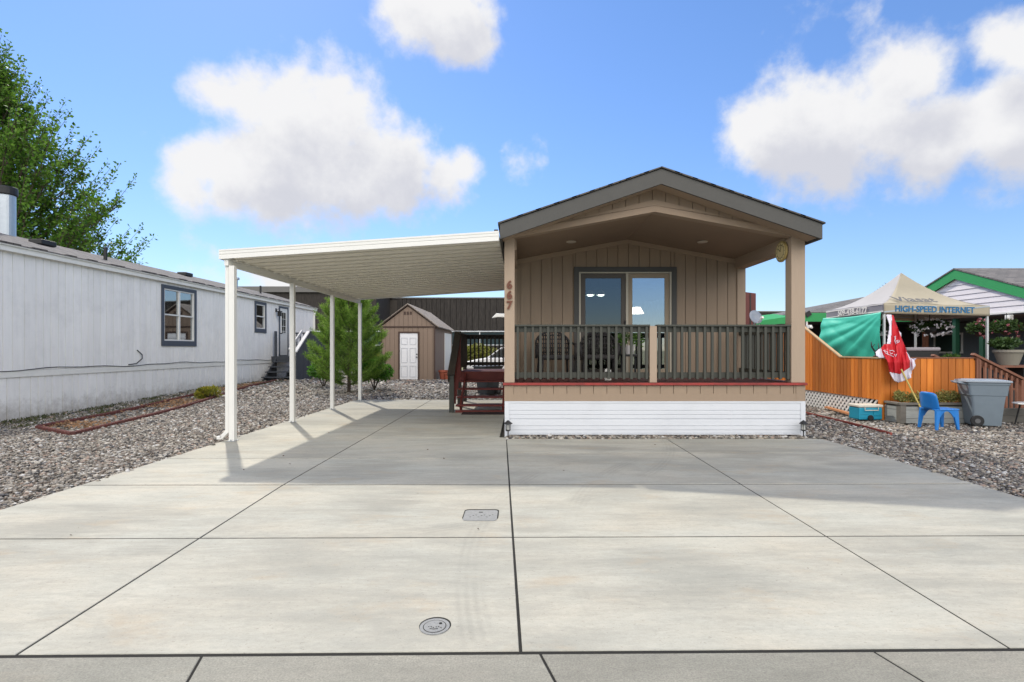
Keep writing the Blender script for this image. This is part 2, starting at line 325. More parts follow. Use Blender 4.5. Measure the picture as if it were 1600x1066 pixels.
    b2 = N.new('ShaderNodeBump'); b2.inputs['Strength'].default_value = .3; b2.inputs['Distance'].default_value = .02; L.new(noise(7, (1, 1, 1), 6), b2.inputs['Height']); L.new(bp.outputs[0], b2.inputs['Normal'])
    L.new(b2.outputs[0], b.inputs['Normal'])
    return m
m_conc = concrete('driveway_concrete', (.44, .435, .37), (.475, .435, .345))
m_walk = concrete('sidewalk_concrete', (.315, .312, .255), (.34, .32, .26), .55, .4)
m_joint = M('joint_dirt', (.017, .016, .013), .95, .3, 60, .3)
m_earth = M('earth', (.10, .09, .075), .95, .2, 30, .4, col2=(.09, .085, .07))
m_far = M('dry_grass', (.14, .15, .06), .95, .2, .8, .3, col2=(.2, .18, .1))
m_tan = M('tan_siding', (.315, .235, .165), .75, .06, 3, .25, island=.025, stretch=(6, 6, .6), bscale=60)
m_tantrim = M('tan_trim', (.36, .268, .19), .7, .05, 3, .15)
m_post = M('porch_post_paint', (.385, .295, .215), .7, .06, 4, .15, stretch=(3, 3, .6))
m_ceil = M('porch_ceiling', (.29, .21, .145), .8, .06, 3, .1)
m_greyt = M('dark_trim', (.075, .073, .066), .6, .08, 5, .1)
m_rail = M('rail_grey_green', (.056, .058, .046), .6, .1, 6, .15, stretch=(3, 3, .5))
m_red = M('deck_red', (.36, .045, .035), .6, .15, 7, .2, col2=(.17, .03, .025))
m_deck = M('deck_boards', (.115, .05, .042), .7, .2, 5, .25, island=.12, stretch=(4, .6, 1))
m_stairred = M('stair_red', (.17, .033, .024), .6, .2, 6, .2)
m_darkrail = M('stair_rail_dark', (.045, .038, .03), .65, .15, 6, .2)
m_white = M('white_metal', (.74, .735, .69), .4, .03, 3, .03, spec=.5, dirt=.06)
m_skirt = M('skirt_vinyl', (.62, .64, .665), .5, .04, 2, .05, stretch=(.5, 1, 4), dirt=.15)
m_wsid = M('white_siding', (.92, .905, .855), .7, .08, 3, .2, island=.03, stretch=(4, 4, .5), bscale=40, dirt=.22, splash=1)
m_wtrim = M('white_trim', (.84, .83, .76), .6, .06, 5, .1, dirt=.25)
m_slate = M('slate_trim', (.075, .088, .11), .6, .08, 6, .1)
m_black = M('black_paint', (.018, .018, .018), .5, .1, 6, .05)
m_shing = None
def shingle(name, c1, c2):
    m = bpy.data.materials.new(name); m.use_nodes = True; nt = m.node_tree; N = nt.nodes; L = nt.links; b = N['Principled BSDF']; b.inputs['Roughness'].default_value = .95
    tc = N.new('ShaderNodeTexCoord'); nz = N.new('ShaderNodeTexNoise'); nz.inputs['Scale'].default_value = 9; nz.inputs['Detail'].default_value = 8; nz.inputs['Roughness'].default_value = .8; L.new(tc.outputs['Object'], nz.inputs['Vector'])
    br = N.new('ShaderNodeTexBrick'); br.inputs['Scale'].default_value = 1.0; br.inputs['Brick Width'].default_value = .3; br.inputs['Row Height'].default_value = .14; br.inputs['Mortar Size'].default_value = .008
    br.inputs['Color1'].default_value = (*c1, 1); br.inputs['Color2'].default_value = (*c2, 1); br.inputs['Mortar'].default_value = (*[q*.4 for q in c1], 1); L.new(tc.outputs['Object'], br.inputs['Vector'])
    mx = N.new('ShaderNodeMix'); mx.data_type = 'RGBA'; mx.blend_type = 'MULTIPLY'; mx.inputs[0].default_value = .7; L.new(br.outputs[0], mx.inputs[6])
    r = N.new('ShaderNodeMapRange'); r.inputs['To Min'].default_value = .4; r.inputs['To Max'].default_value = 1.6; L.new(nz.outputs[0], r.inputs['Value']); L.new(r.outputs[0], mx.inputs[7]); L.new(mx.outputs[2], b.inputs['Base Color'])
    bp = N.new('ShaderNodeBump'); bp.inputs['Distance'].default_value = .02; bp.inputs['Strength'].default_value = .6; L.new(br.outputs['Fac'], bp.inputs['Height']); bp.invert = True; L.new(bp.outputs[0], b.inputs['Normal'])
    return m
m_shing = shingle('dark_shingles', (.07, .065, .06), (.11, .1, .09))
m_shing2 = shingle('grey_shingles', (.115, .11, .105), (.18, .165, .155))
m_shing3 = shingle('tan_shingles', (.2, .17, .14), (.28, .24, .2))
m_glassd = glassmat('door_glass_dark', (.45, .5, .5), .09)
m_glassr = glassmat('door_glass', (.5, .55, .6), .33)
m_glassw = glassmat('window_glass', (.3, .34, .34), .35)
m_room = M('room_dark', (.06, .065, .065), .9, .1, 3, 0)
m_curt = M('curtain', (.55, .58, .6), .9, .1, 3, 0)
m_lamp = emit('lamp_glow', (1, .95, .85), 14)
m_lampw = emit('lamp_glow_warm', (1, .75, .5), 9)
m_fence = None
def woodfence():
    m = M('stained_cedar', (.46, .125, .012), .65, .2, 3, .25, island=.36, stretch=(5, 5, .5), col2=(.58, .19, .025), bscale=30)
    return m
m_fence = woodfence()
m_fcap = M('fence_cap', (.52, .36, .2), .7, .1, 6, .1)
m_brownw = M('brown_stained_wood', (.2, .085, .05), .7, .15, 5, .2, island=.12, stretch=(3, 3, 1))
m_greyw = M('weathered_grey_wood', (.17, .155, .13), .85, .2, 5, .3, island=.15, stretch=(1, 3, 4))
m_green = M('green_trim_paint', (.03, .30, .09), .6, .08, 5, .1)
m_galv = M('galvanised', (.45, .48, .5), .35, .1, 8, .05, metal=.8)
m_terr = M('terracotta', (.33, .09, .05), .8, .15, 10, .2)
m_bark = M('bark', (.10, .075, .055), .9, .3, 10, .6, stretch=(4, 4, 1))
m_edging = M('red_edging', (.13, .042, .034), .85, .2, 12, .25, col2=(.08, .03, .026), dirt=.5)
m_mulch = M('mulch', (.36, .21, .11), .9, .3, 20, .5, island=.3)

# ================================================================ SETTING
def gridmesh(name, x0, x1, y0, y1, n, m, zf, mat, **kw):
    xs = np.linspace(x0, x1, n); ys = np.linspace(y0, y1, m); GX, GY = np.meshgrid(xs, ys); V = np.stack([GX, GY, zf(GX, GY)], -1).reshape(-1, 3)
    i = np.arange((n-1)*(m-1)); r, c = i//(n-1), i % (n-1); a = r*n+c
    return npmesh(name, V, np.stack([a, a+1, a+n+1, a+n], 1), mat, smooth=True, **kw)
g = MB().add([(-600, -600, -.16), (600, -600, -.16), (600, 900, -.16), (-600, 900, -.16)], [(0, 1, 2, 3)]).build('ground', m_far); tag(g, kind='structure')
gb = gridmesh('gravel_bed', -16, 17, -.2, 34, 120, 120, lambda x, y: gz(x, y)-.045, m_earth); tag(gb, kind='structure')
# driveway slabs
SK = .0117
def slab(mb, xa, xb, ya, yb, z0=-.12, z1=0., gx=.006, gy=.006, lx=None):
    # xa, xb: functions of y ; skewed quads
    y0, y1 = ya+gy, yb-gy
    def q(xf, y, s): x = xf(y)+s*gx; return (x, y+SK*x*max(0, 1-(y-2.2)/6))
    b = .0025
    lo = [q(xa, y0, 1), q(xb, y0, -1), q(xb, y1, -1), q(xa, y1, 1)]
    cx = sum(p[0] for p in lo)/4; cy = sum(p[1] for p in lo)/4
    def ins(p): return (p[0]+(b if p[0] < cx else -b), p[1]+(b if p[1] < cy else -b))
    vs = [(x, y, z0) for x, y in lo] + [(x, y, z1-b) for x, y in lo] + [(*ins(p), z1) for p in lo]
    mb.add(vs, [(0,1,5,4),(1,2,6,5),(2,3,7,6),(3,0,4,7),(4,5,9,8),(5,6,10,9),(6,7,11,10),(7,4,8,11),(8,9,10,11)])
xE = lambda y: -4.34; xL = lambda y: -2.21-.13*min(1, max(0, (y-2.27)/2.8)); xC = lambda y: .005-.205*(y-2.27)/5.4 if y < 7.7 else -.2
xR = lambda y: 2.2; xF = lambda y: 4.54; xW = lambda y: -9.0
mb = MB(); dw = MB()
yl = [2.27, 3.65, 5.08, 6.3, 7.8, 9.1, 10.6, 12.1, 13.62]
wide = {3.65, 5.08}
def gyv(a): return .0125 if a in wide else .005
for a, b in zip(yl[:-1], yl[1:]):
    slab(mb, xE, xL, a, b, gy=gyv(a)); slab(mb, xL, xC if a < 7.7 else (lambda y: -.3), a, b, gy=gyv(a), gx=.0075)
slab(mb, lambda y: -.3, lambda y: 1.2, 12.1, 13.62)
yr = [2.27, 3.65, 5.08, 6.62, 7.69]
for a, b in zip(yr[:-1], yr[1:]):
    slab(mb, xC, xR, a, b, gy=gyv(a), gx=.0075); slab(mb, xR, xF, a, b, gy=gyv(a), gx=.005)
d = mb.build('driveway', m_conc); tag(d, kind='structure')
# edge left of the driveway's mouth runs out to the sidewalk
mb = MB()
for k in range(-5, 6):
    a = -1.29+1.48*k; slab(mb, lambda y, a=a: a-.28*(y-1.9)/1., lambda y, a=a: a+1.48-.28*(y-1.9)/1., .6, 2.256, gy=.006, gx=.006)
sw = mb.build('sidewalk', m_walk); tag(sw, kind='structure')
jb = MB().add([(-9, .5, -.0035), (9, .5, -.0035), (9, 2.36, -.0035), (-9, 2.36, -.0035)], [(0, 1, 2, 3)])
jb.add([(-4.3, 2.36, -.0035), (4.5, 2.36, -.0035), (4.5, 7.6, -.0035), (-4.3, 7.6, -.0035)], [(0, 1, 2, 3)])
jb.add([(-4.3, 7.6, -.0035), (-.3, 7.6, -.0035), (-.3, 13.55, -.0035), (-4.3, 13.55, -.0035)], [(0, 1, 2, 3)])
tag(jb.build('joint_sand', m_joint), kind='structure')
rd = MB().add([(-60, -12, -.1), (60, -12, -.1), (60, .58, -.1), (-60, .58, -.1)], [(0, 1, 2, 3)]).build('road', M('asphalt', (.12, .12, .12), .9, .2, 30, .3)); tag(rd, kind='structure')

# gravel stones
def ico():
    t = (1+5**.5)/2; v = np.array([(-1,t,0),(1,t,0),(-1,-t,0),(1,-t,0),(0,-1,t),(0,1,t),(0,-1,-t),(0,1,-t),(t,0,-1),(t,0,1),(-t,0,-1),(-t,0,1)], float)
    v /= np.linalg.norm(v[0]); f = np.array([(0,11,5),(0,5,1),(0,1,7),(0,7,10),(0,10,11),(1,5,9),(5,11,4),(11,10,2),(10,7,6),(7,1,8),(3,9,4),(3,4,2),(3,2,6),(3,6,8),(3,8,9),(4,9,5),(2,4,11),(6,2,10),(8,6,7),(9,8,1)])
    return v, f
IV, IF = ico()
def stones(P, r):
    n = len(P); r = np.asarray(r)*np.ones(n)
    sc = np.stack([rng.uniform(.75, 1.5, n), rng.uniform(.65, 1.1, n), rng.uniform(.4, .75, n)], 1)*r[:, None]
    V = IV[None]*(1+rng.uniform(-.22, .22, (n, 12, 1)))*sc[:, None]
    th = rng.uniform(0, 6.28, n); c, s = np.cos(th), np.sin(th); ti = rng.normal(0, .35, n)
    x = V[..., 0]*c[:, None]-V[..., 1]*s[:, None]; y = V[..., 0]*s[:, None]+V[..., 1]*c[:, None]; z = V[..., 2]+x*ti[:, None]*.6
    V = np.stack([x, y, z], -1)+np.asarray(P)[:, None]
    return V.reshape(-1, 3), (IF[None]+12*np.arange(n)[:, None, None]).reshape(-1, 3)
def stonemat():
    m = bpy.data.materials.new('river_gravel'); m.use_nodes = True; nt = m.node_tree; N = nt.nodes; L = nt.links; b = N['Principled BSDF']; b.inputs['Roughness'].default_value = .75
    gm = N.new('ShaderNodeNewGeometry'); cr = N.new('ShaderNodeValToRGB'); e = cr.color_ramp; e.interpolation = 'CONSTANT'
    cols = [(0, (.13, .115, .095)), (.14, (.25, .21, .16)), (.3, (.37, .31, .23)), (.45, (.17, .125, .085)), (.55, (.30, .27, .22)), (.68, (.52, .47, .38)), (.78, (.07, .068, .07)), (.87, (.38, .25, .17)), (.93, (.62, .6, .55))]
    e.elements[0].color = (*cols[0][1], 1); e.elements[1].position = cols[1][0]; e.elements[1].color = (*cols[1][1], 1)
    for p, c in cols[2:]: q = e.elements.new(p); q.color = (*c, 1)
    L.new(gm.outputs['Random Per Island'], cr.inputs[0])
    tc = N.new('ShaderNodeTexCoord'); nz = N.new('ShaderNodeTexNoise'); nz.inputs['Scale'].default_value = 60; L.new(tc.outputs['Object'], nz.inputs['Vector'])
    mx = N.new('ShaderNodeMix'); mx.data_type = 'RGBA'; mx.blend_type = 'MULTIPLY'; mx.inputs[0].default_value = .5; L.new(cr.outputs[0], mx.inputs[6]); L.new(nz.outputs[0], mx.inputs[7])
    h = N.new('ShaderNodeHueSaturation'); h.inputs['Saturation'].default_value = .78; h.inputs['Value'].default_value = .98; L.new(mx.outputs[2], h.inputs['Color']); L.new(h.outputs[0], b.inputs['Base Color']); return m
m_stone = stonemat()
BED = [(-8.25, 8.75), (-7.05, 8.05), (-7.9, 12.75), (-9.1, 19.2), (-9.35, 19.2), (-9.0, 13.6)]
def inpoly(x, y, poly):
    r = np.zeros(len(x), bool); n = len(poly)
    for i in range(n):
        x1, y1 = poly[i]; x2, y2 = poly[(i+1) % n]
        c = ((y1 > y) != (y2 > y)) & (x < (x2-x1)*(y-y1)/(y2-y1+1e-12)+x1); r ^= c
    return r
def scatter(x0, x1, y0, y1, dens, cond=None):
    n = int((x1-x0)*(y1-y0)*dens); x = rng.uniform(x0, x1, n); y = rng.uniform(y0, y1, n)
    k = (x > -1.04*y-.3) & (x < 1.0*y+.4)
    if cond is not None: k &= cond(x, y)
    return x[k], y[k]
LS = []
for (x0, x1, y0, y1, dn, r) in [(-9.7, -4.36, 3.9, 8.5, 1900, .0145), (-9.8, -4.36, 8.5, 13.6, 1150, .0185), (-10, 1.5, 13.6, 19, 330, .030), (-10.2, 1.5, 19, 26, 110, .05),
                                (4.56, 8, 3.9, 8, 1900, .0145), (4.56, 11, 8, 10.5, 1150, .0185), (8, 11, 7, 8, 1000, .019), (-.2, 4.6, 7.67, 7.9, 1800, .021), (-4.42, -4.28, 4.2, 13.5, 60, .014), (4.48, 4.6, 4.4, 7.8, 60, .014), (-.35, 1, 10.5, 13.6, 300, .03), (4.5, 7, 10.5, 16, 250, .035)]:
    def cond(x, y):
        c = np.ones(len(x), bool)
        if r < .04 and x0 < -9: c &= ~((x < -9.63))
        c &= ~inpoly(x, y, BED) | (rng.random(len(x)) < .45)
        if x0 < -9: c &= rng.random(len(x)) > .45*smoothf((-x-8.6)/.8)
        return c
    x, y = scatter(x0, x1, y0, y1, dn, cond); z = gz(x, y)-.022+(.03 if dn in (60, 1800) else 0)+rng.uniform(-.012, .012, len(x)); LS.append((np.stack([x, y, z], 1), r*rng.lognormal(0, .38, len(x)).clip(.45, 2.2)))
V, F = stones(np.concatenate([a for a, b in LS]), np.concatenate([b for a, b in LS]))
tag(npmesh('gravel', V, F, m_stone, smooth=True, loc=(0, 6, 0)), kind='stuff')

lx = rng.uniform(-4.2, 4.4, 22); ly_ = 2.3+rng.random(22)**1.5*8; k = ((lx < -.4) | (ly_ < 7.5)); lx, ly_ = lx[k], ly_[k]
V, F = leaves(np.stack([lx, ly_, .004+0*lx], 1), .03, asp=.4, dirs=np.stack([rng.normal(size=len(lx)), rng.normal(size=len(lx)), .1+0*lx], 1)); tag(npmesh('leaf_litter', V, F, M('dead_leaf', (.09, .05, .025), .9, .2, 10, 0, island=.4)), kind='stuff')

# ================================================================ MAIN HOUSE
H = empty('manufactured_house', (2.07, 9, 0), 'tan and brown single-wide house with covered front porch beside the carport', 'house')
y0 = 7.85
hx0, hx1 = -.235, 4.376
# skirting
mb = MB(FR(y0)); zz = [.015, .075, .135, .2, .275, .335, .40, .47, .535]
mb.box(hx0+.03, .04, -.06, hx1-.03, .54, .0)
for a, b in [(.06, .105), (.109, .168), (.172, .268), (.282, .34), (.344, .405), (.409, .52)]:
    mb.prism([(hx0+.075, a), (hx1-.075, a), (hx1-.075, b), (hx0+.075, b)], .0, .012)
mb.box(hx0+.005, 0, 0, hx0+.075, .545, .022); mb.box(hx1-.075, 0, 0, hx1-.005, .545, .022); mb.box(hx0+.075, .52, 0, hx1-.075, .545, .02); mb.box(hx0+.075, .035, 0, hx1-.075, .054, .02)
for (a, b) in ((.66, .49), (.66, .3), (.66, .12), (2.95, .49), (2.95, .3), (2.95, .12), (1.8, .3)): mb.lathe([(.006, 0), (.006, .004)], (a, b, .012), 6)
mb.box(3.24, .06, .0115, 3.25, .52, .0135)
sk = mb.build('skirting', m_skirt, H, bevel=.002)
MB().box(hx1-.06, y0+.07, 0, hx1-.005, 20, .54).build('skirting', m_skirt, H)
MB().box(hx0+.005, y0+.07, 0, hx0+.06, 20, .54).build('skirting', m_skirt, H)
# apron under the deck edge
mb = MB(FR(y0)); mb.siding(hx0+.14, hx1-.14, .2045, lambda u: .66, lambda u: .785, -.02, .0, gap=.008); mb.box(hx0+.14, .547, -.03, hx1-.14, .66, .004)
mb.box(hx0, .547, -.03, hx0+.14, .785, .008); mb.box(hx1-.14, .547, -.03, hx1, .785, .008); mb.box(hx0, .547, -.06, hx1, .785, -.03)
mb.build('apron_siding', m_tan, H)
MB().box(hx0-.02, y0-.035, .79, hx1+.02, y0+.01, .828).build('deck_edge_board', m_red, H, bevel=.004)
mb = MB(); x = hx0+.02
while x < hx1-.02:
    mb.box(x, y0+.012, .79, min(x+.133, hx1), 9.88, .825); x += .14
mb.build('deck_floor', m_deck, H)
MB().box(hx0+.03, y0+.06, .6, hx1-.03, 9.85, .785).build('deck_frame', m_black, H)
# posts
for (a, b) in ((hx0, hx0+.157), (4.165, hx1)):
    MB().box(a, y0-.004, .83, b, y0+.18, 3.06).build('porch_post', m_post, H, bevel=.004)
# low centre post
MB().box(2.0, y0+.02, .83, 2.11, y0+.12, 1.70).build('rail_post', m_post, H, bevel=.003)
# railings
def railing(p, q, z0, z1, step, side, mat, parent, capw=.14, bt=.038):
    p = Vector(p); q = Vector(q); L_ = (q-p).length; d = (q-p)/L_; n = Vector((d.y, -d.x, 0))*side
    mb = MB((p, d, Z, n))
    mb.box(0, z1-.028, -capw/2, L_, z1, capw/2)
    mb.box(0, z1-.115, -.019, L_, z1-.03, .019)
    mb.box(0, z0+.0, -.019, L_, z0+.085, .019)
    k = int(L_/step); off = (L_-k*step)/2
    for i in range(k+1):
        u = off+i*step
        if u < bt*.6 or u > L_-bt*.6: continue
        mb.box(u-bt/2, z0-.02, .021, u+bt/2, z1-.03, .021+bt)
    return mb.build('railing', mat, parent, bevel=.002)
railing((hx0+.157, y0+.07, 0), (2.0, y0+.07, 0), .90, 1.72, .1165, 1, m_rail, H)
railing((2.11, y0+.07, 0), (4.165, y0+.07, 0), .90, 1.72, .1165, 1, m_rail, H)
railing((4.25, y0+.18, 0), (4.25, 9.9, 0), .90, 1.72, .1165, 1, m_rail, H)
railing((hx0+.08, y0+.18, 0), (hx0+.08, 9.9, 0), .90, 1.72, .1165, -1, m_rail, H)
# roof
RX0, RXA, RX1, RE, RA = -.29, 2.08, 4.44, 3.19, 4.00
def roofz(x, dz=0): return (RE+(RA-RE)*(x-RX0)/(RXA-RX0) if x < RXA else RE+(RA-RE)*(RX1-x)/(RX1-RXA))+dz
YF = 7.54
mb = MB().prism([(RX0, RE-.235), (RXA, RA-.235), (RX1, RE-.235), (RX1, RE-.012), (RXA, RA-.012), (RX0, RE-.012)], YF-.035, YF, ax=1); mb.build('fascia', m_greyt, H, bevel=.003)
mb = MB()
for k in range(9):
    t0, t1 = k/9, (k+1)/9+.03
    for sgn, ex in ((0, RX0), (1, RX1)):
        xa = ex+(RXA-ex)*t0; xb = ex+(RXA-ex)*min(t1, 1); 
        e = (-.03 if sgn == 0 else .03) if k == 0 else 0
        za = roofz(xa, .018) - (.01 if k == 0 else 0); zb = roofz(xb, .012)
        pts = [(xa+e, za-.022), (xb, zb-.012), (xb, zb+.004), (xa+e, za)]
        mb.prism(pts if sgn == 0 else pts[::-1], YF-.06, 20.3, ax=1)
mb.build('roof', m_shing, H)
MB().prism([(RX0, RE-.03), (RXA, RA-.03), (RX1, RE-.03), (RX1, RE-.012), (RXA, RA-.012), (RX0, RE-.012)], YF+.001, 20.2, ax=1).build('roof_deck', m_ceil, H)
for xa, xb in ((RX0, RX0+.03), (RX1-.03, RX1)): MB().box(xa, YF+.002, RE-.235, xb, 20.2, RE-.032).build('fascia', m_greyt, H)
# soffit between fascia and gable
mb = MB().prism([(RX0+.035, RE-.2), (RXA, RA-.2), (RX1-.035, RE-.2), (RX1-.035, RE-.185), (RXA, RA-.185), (RX0+.035, RE-.185)], YF+.003, y0-.001, ax=1); mb.build('soffit', m_tantrim, H)
# gable infill with arched beam edge
CA, CS = 3.445, 3.055
def cz(x, dz=0): return CS+(CA-CS)*(1-abs(x-2.07)/2.15)+dz
mb = MB(FR(y0)); mb.siding(hx0+.02, hx1-.02, .2045, lambda u: cz(u, .07), lambda u: roofz(u, -.05), -.03, 0, gap=.009, breaks=(2.07, RXA))
mb.siding(hx0+.02, hx1-.02, 5, lambda u: cz(u, .07), lambda u: roofz(u, -.05), -.05, -.03, gap=0, breaks=(2.07, RXA))
mb.build('gable_siding', m_tan, H)
mb = MB(FR(y0)); mb.prism([(hx0, cz(hx0)), (2.07, cz(2.07)), (hx1, cz(hx1)), (hx1, cz(hx1, .095)), (2.07, cz(2.07, .095)), (hx0, cz(hx0, .095))], -.14, .02); mb.build('arched_beam', m_tantrim, H, bevel=.003)
mb = MB(FR(y0)); mb.prism([(2.07-1.2, cz(2.07-1.2, .12)), (2.07, cz(2.07, .19)), (2.07+1.2, cz(2.07+1.2, .12)), (2.07, cz(2.07, .10))], .0, .007); mb.build('gable_seam', m_tantrim, H)
# porch ceiling
yb = 9.9
mb = MB().prism([(-.1, cz(-.1, .02)), (2.07, cz(2.07, .02)), (4.25, cz(4.25, .02)), (4.25, cz(4.25, .05)), (2.07, cz(2.07, .05)), (-.1, cz(-.1, .05))], y0+.055, yb+.02, ax=1)
cl = mb.build('porch_ceiling', m_ceil, H)
for x in (2.07-1.16, 2.07+1.16):
    MB().lathe([(.085, -.012), (.09, 0), (.06, .002)], (x, 9.05, cz(x, .008)), 20).build('recessed_light', M('can_light', (.6, .52, .42), .5, .02, 3, 0), H, smooth=False)
# side beams
MB().box(4.15, y0+.182, 2.9, 4.37, yb-.03, 3.12).build('side_beam', m_tantrim, H, bevel=.003)
MB().box(hx0+.002, y0+.182, 2.9, -.05, yb-.03, 3.12).build('side_beam', m_tantrim, H, bevel=.003)
# back wall with door opening
DX0, DX1, DZ = 1.06, 3.02, 2.93
mb = MB(FR(yb)); t = lambda u: cz(u, .03)
def wallpart(u0, u1, b, tt): mb.siding(u0, u1, .2045, b, tt, -.03, 0, gap=.01, breaks=(2.07,)); mb.siding(u0, u1, 9, b, tt, -.06, -.03, gap=0, breaks=(2.07,))
wallpart(hx0+.04, DX0+.02, lambda u: .78, t); wallpart(DX1-.02, 4.21, lambda u: .78, t); wallpart(DX0+.02, DX1-.02, lambda u: DZ-.02, t)
mb.build('porch_wall', m_tan, H)
mb = MB(FR(yb)); mb.prism([(-.16, cz(-.16, -.07)), (2.07, cz(2.07, -.06)), (4.2, cz(4.2, -.07)), (4.2, cz(4.2, .018)), (2.07, cz(2.07, .018)), (-.16, cz(-.16, .018))], .001, .018)
mb.prism([(2.07-.95, 3.26), (2.07+.95, 3.26), (2.07+.95, 3.268), (2.07-.95, 3.268)], .001, .008)
mb.box(4.2, .83, -.02, 4.36, 3.05, .022); mb.box(hx0+.03, .83, -.02, hx0+.18, 3.05, .022); mb.build('wall_trim', m_tantrim, H, bevel=.002)
# sliding door
D = MB(FR(yb)); D.framerect(DX0-.01, .83, DX1+.01, DZ, .095, .002, .032, tb=.02); do = D.build('sliding_door', m_greyt, H, bevel=.003)
do['label'] = 'two-panel sliding glass door with dark surround'
m_cream = M('door_cream', (.52, .47, .37), .5, .04, 4, .05); m_dk = M('door_bronze', (.085, .07, .055), .5, .05, 4, .05); m_tanf = M('door_tan', (.33, .26, .18), .5, .05, 4, .05)
u0, u1 = DX0+.085, DX1-.085
mb = MB(FR(yb)); mb.framerect(u0, .84, u1, DZ-.085, .035, -.06, .012); mb.box(2.055, .86, -.055, 2.10, DZ-.12, .004); mb.build('door_frame', m_cream, do, bevel=.002)
mb = MB(FR(yb)); mb.framerect(u0+.038, .87, 2.055, DZ-.123, .09, -.05, -.012); mb.build('door_leaf', m_dk, do, bevel=.002)
mb = MB(FR(yb)); mb.framerect(2.10, .87, u1-.038, DZ-.123, .085, -.05, -.022); mb.build('door_leaf', m_tanf, do, bevel=.002)
MB(FR(yb)).box(u0+.125, .955, -.034, 1.968, DZ-.21, -.03).build('door_glass', m_glassd, do)
MB(FR(yb)).box(2.182, .952, -.04, u1-.12, DZ-.205, -.036).build('door_glass', m_glassr, do)
MB(FR(yb)).box(2.025, 1.78, -.01, 2.05, 1.9, .03).build('door_handle', m_black, do, bevel=.004)
# room behind the door
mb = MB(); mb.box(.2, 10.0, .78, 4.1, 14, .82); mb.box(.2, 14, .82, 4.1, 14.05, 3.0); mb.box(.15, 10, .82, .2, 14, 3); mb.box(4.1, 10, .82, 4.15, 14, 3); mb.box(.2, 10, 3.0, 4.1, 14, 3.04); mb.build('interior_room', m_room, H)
mb = MB(); 
for k in range(10): mb.tube([(2.5+.04*k, 10.2+.02*(k % 2), .85), (2.5+.04*k, 10.2+.02*(k % 2), 2.3+.03*(k > 5))], .022, 6)
mb.build('curtain', m_curt, H)
for (x, z) in ((1.6, 2.57), (1.84, 2.57)):
    lp = MB().lathe([(.03, .12), (.1, .02), (.105, .0), (.03, .05)], (x, 11.6, z), 14).build('pendant_lamp', m_white, H)
    MB().lathe([(.02, -.01), (.06, -.01), (.07, .02), (.02, .04)], (x, 11.6, z-.01), 12).build('bulb', m_lamp, lp); MB().tube([(x, 11.6, z+.12), (x, 11.6, 3)], .006).build('cord', m_black, lp)
lp = MB().lathe([(.09, .14), (.17, .0), (.16, 0)], (2.55, 11.2, 2.12), 16).build('table_lamp', m_lampw, H)
# house number
def text(s, size, mat, name, parent, frame, ext=.006, bold=0, align='LEFT', sx=1, rot=0):
    c = bpy.data.curves.new('t', 'FONT'); c.body = s; c.size = size; c.extrude = ext; c.offset = bold; c.align_x = align; c.resolution_u = 3
    o = bpy.data.objects.new('t', c); COL.objects.link(o); dg = bpy.context.evaluated_depsgraph_get(); dg.update()
    me0 = o.evaluated_get(dg).to_mesh(); vs = [v.co.copy() for v in me0.vertices]; fs = [tuple(p.vertices) for p in me0.polygons]
    COL.objects.unlink(o); bpy.data.objects.remove(o)
    mb = MB(frame); mb.add([(v.x*sx, v.y, v.z) for v in vs], fs); return mb.build(name, mat, parent)
m_num = M('number_brown', (.15, .055, .03), .5, .1, 10, .05)
for k, ch in enumerate('667'):
    text(ch, .17, m_num, 'house_number', H, (Vector((-.157, y0-.012, 2.27-.155*k)), X, Z, -Y), ext=.012, bold=.0065, align='CENTER', sx=1.0)
# body behind the porch
mb = MB(); mb.box(hx0+.02, yb+.07, .54, hx0+.08, 20, 3.1); mb.box(hx1-.1, yb+.07, .54, hx1-.04, 20, 3.1); mb.box(hx0+.08, 19.9, .54, hx1-.1, 19.96, 3.1); mb.build('side_wall', m_tan, H)
MB().prism([(hx0+.02, 3.1), (hx1-.04, 3.1), (2.07, 3.9)], yb+.3, yb+.4, ax=1).build('end_wall', m_tan, H)
# small gutter lip at the carport side
MB().box(RX0-.09, 7.6, 3.02, RX0-.032, 14, 3.12).build('gutter', m_greyt, H)

# clock
C = empty('wall_clock', (4.14, 8.07, 2.875), 'round yellowed outdoor wall clock hanging inside the right porch post', 'clock')
fr = (Vector((4.148, 8.08, 2.88)), Y, Z, -X)
def disc(mb, r, w0, w1, n=28): 
    pts = [(r*math.cos(2*math.pi*k/n), r*math.sin(2*math.pi*k/n)) for k in range(n)]; mb.prism(pts, w0, w1); return mb
disc(MB(fr), .165, 0, .03).build('clock_case', M('clock_brass', (.36, .27, .1), .4, .1, 8, .05), C, bevel=.004)
disc(MB(fr), .14, .031, .034).build('clock_face', M('clock_face', (.6, .5, .25), .6, .1, 10, .05), C)
mb = MB(fr); mb.bar((0, 0, .037), (.06, .05, .037), .01, .004, up=(0, 0, 1)); mb.bar((0, 0, .037), (-.03, .1, .037), .008, .004, up=(0, 0, 1))
mb.build('clock_hands', m_black, C); mb = MB(fr)
for k in range(12):
    a = k*math.pi/6; mb.bar((.10*math.cos(a), .10*math.sin(a), .0345), (.13*math.cos(a), .13*math.sin(a), .0345), .008, .003)
disc(mb, .105, .0335, .0352); mb.build('hour_marks', m_black, C); disc(MB(fr), .098, .0353, .0358).build('inner_dial', M('dial_inner', (.58, .48, .24), .6, .1, 10, .05), C)

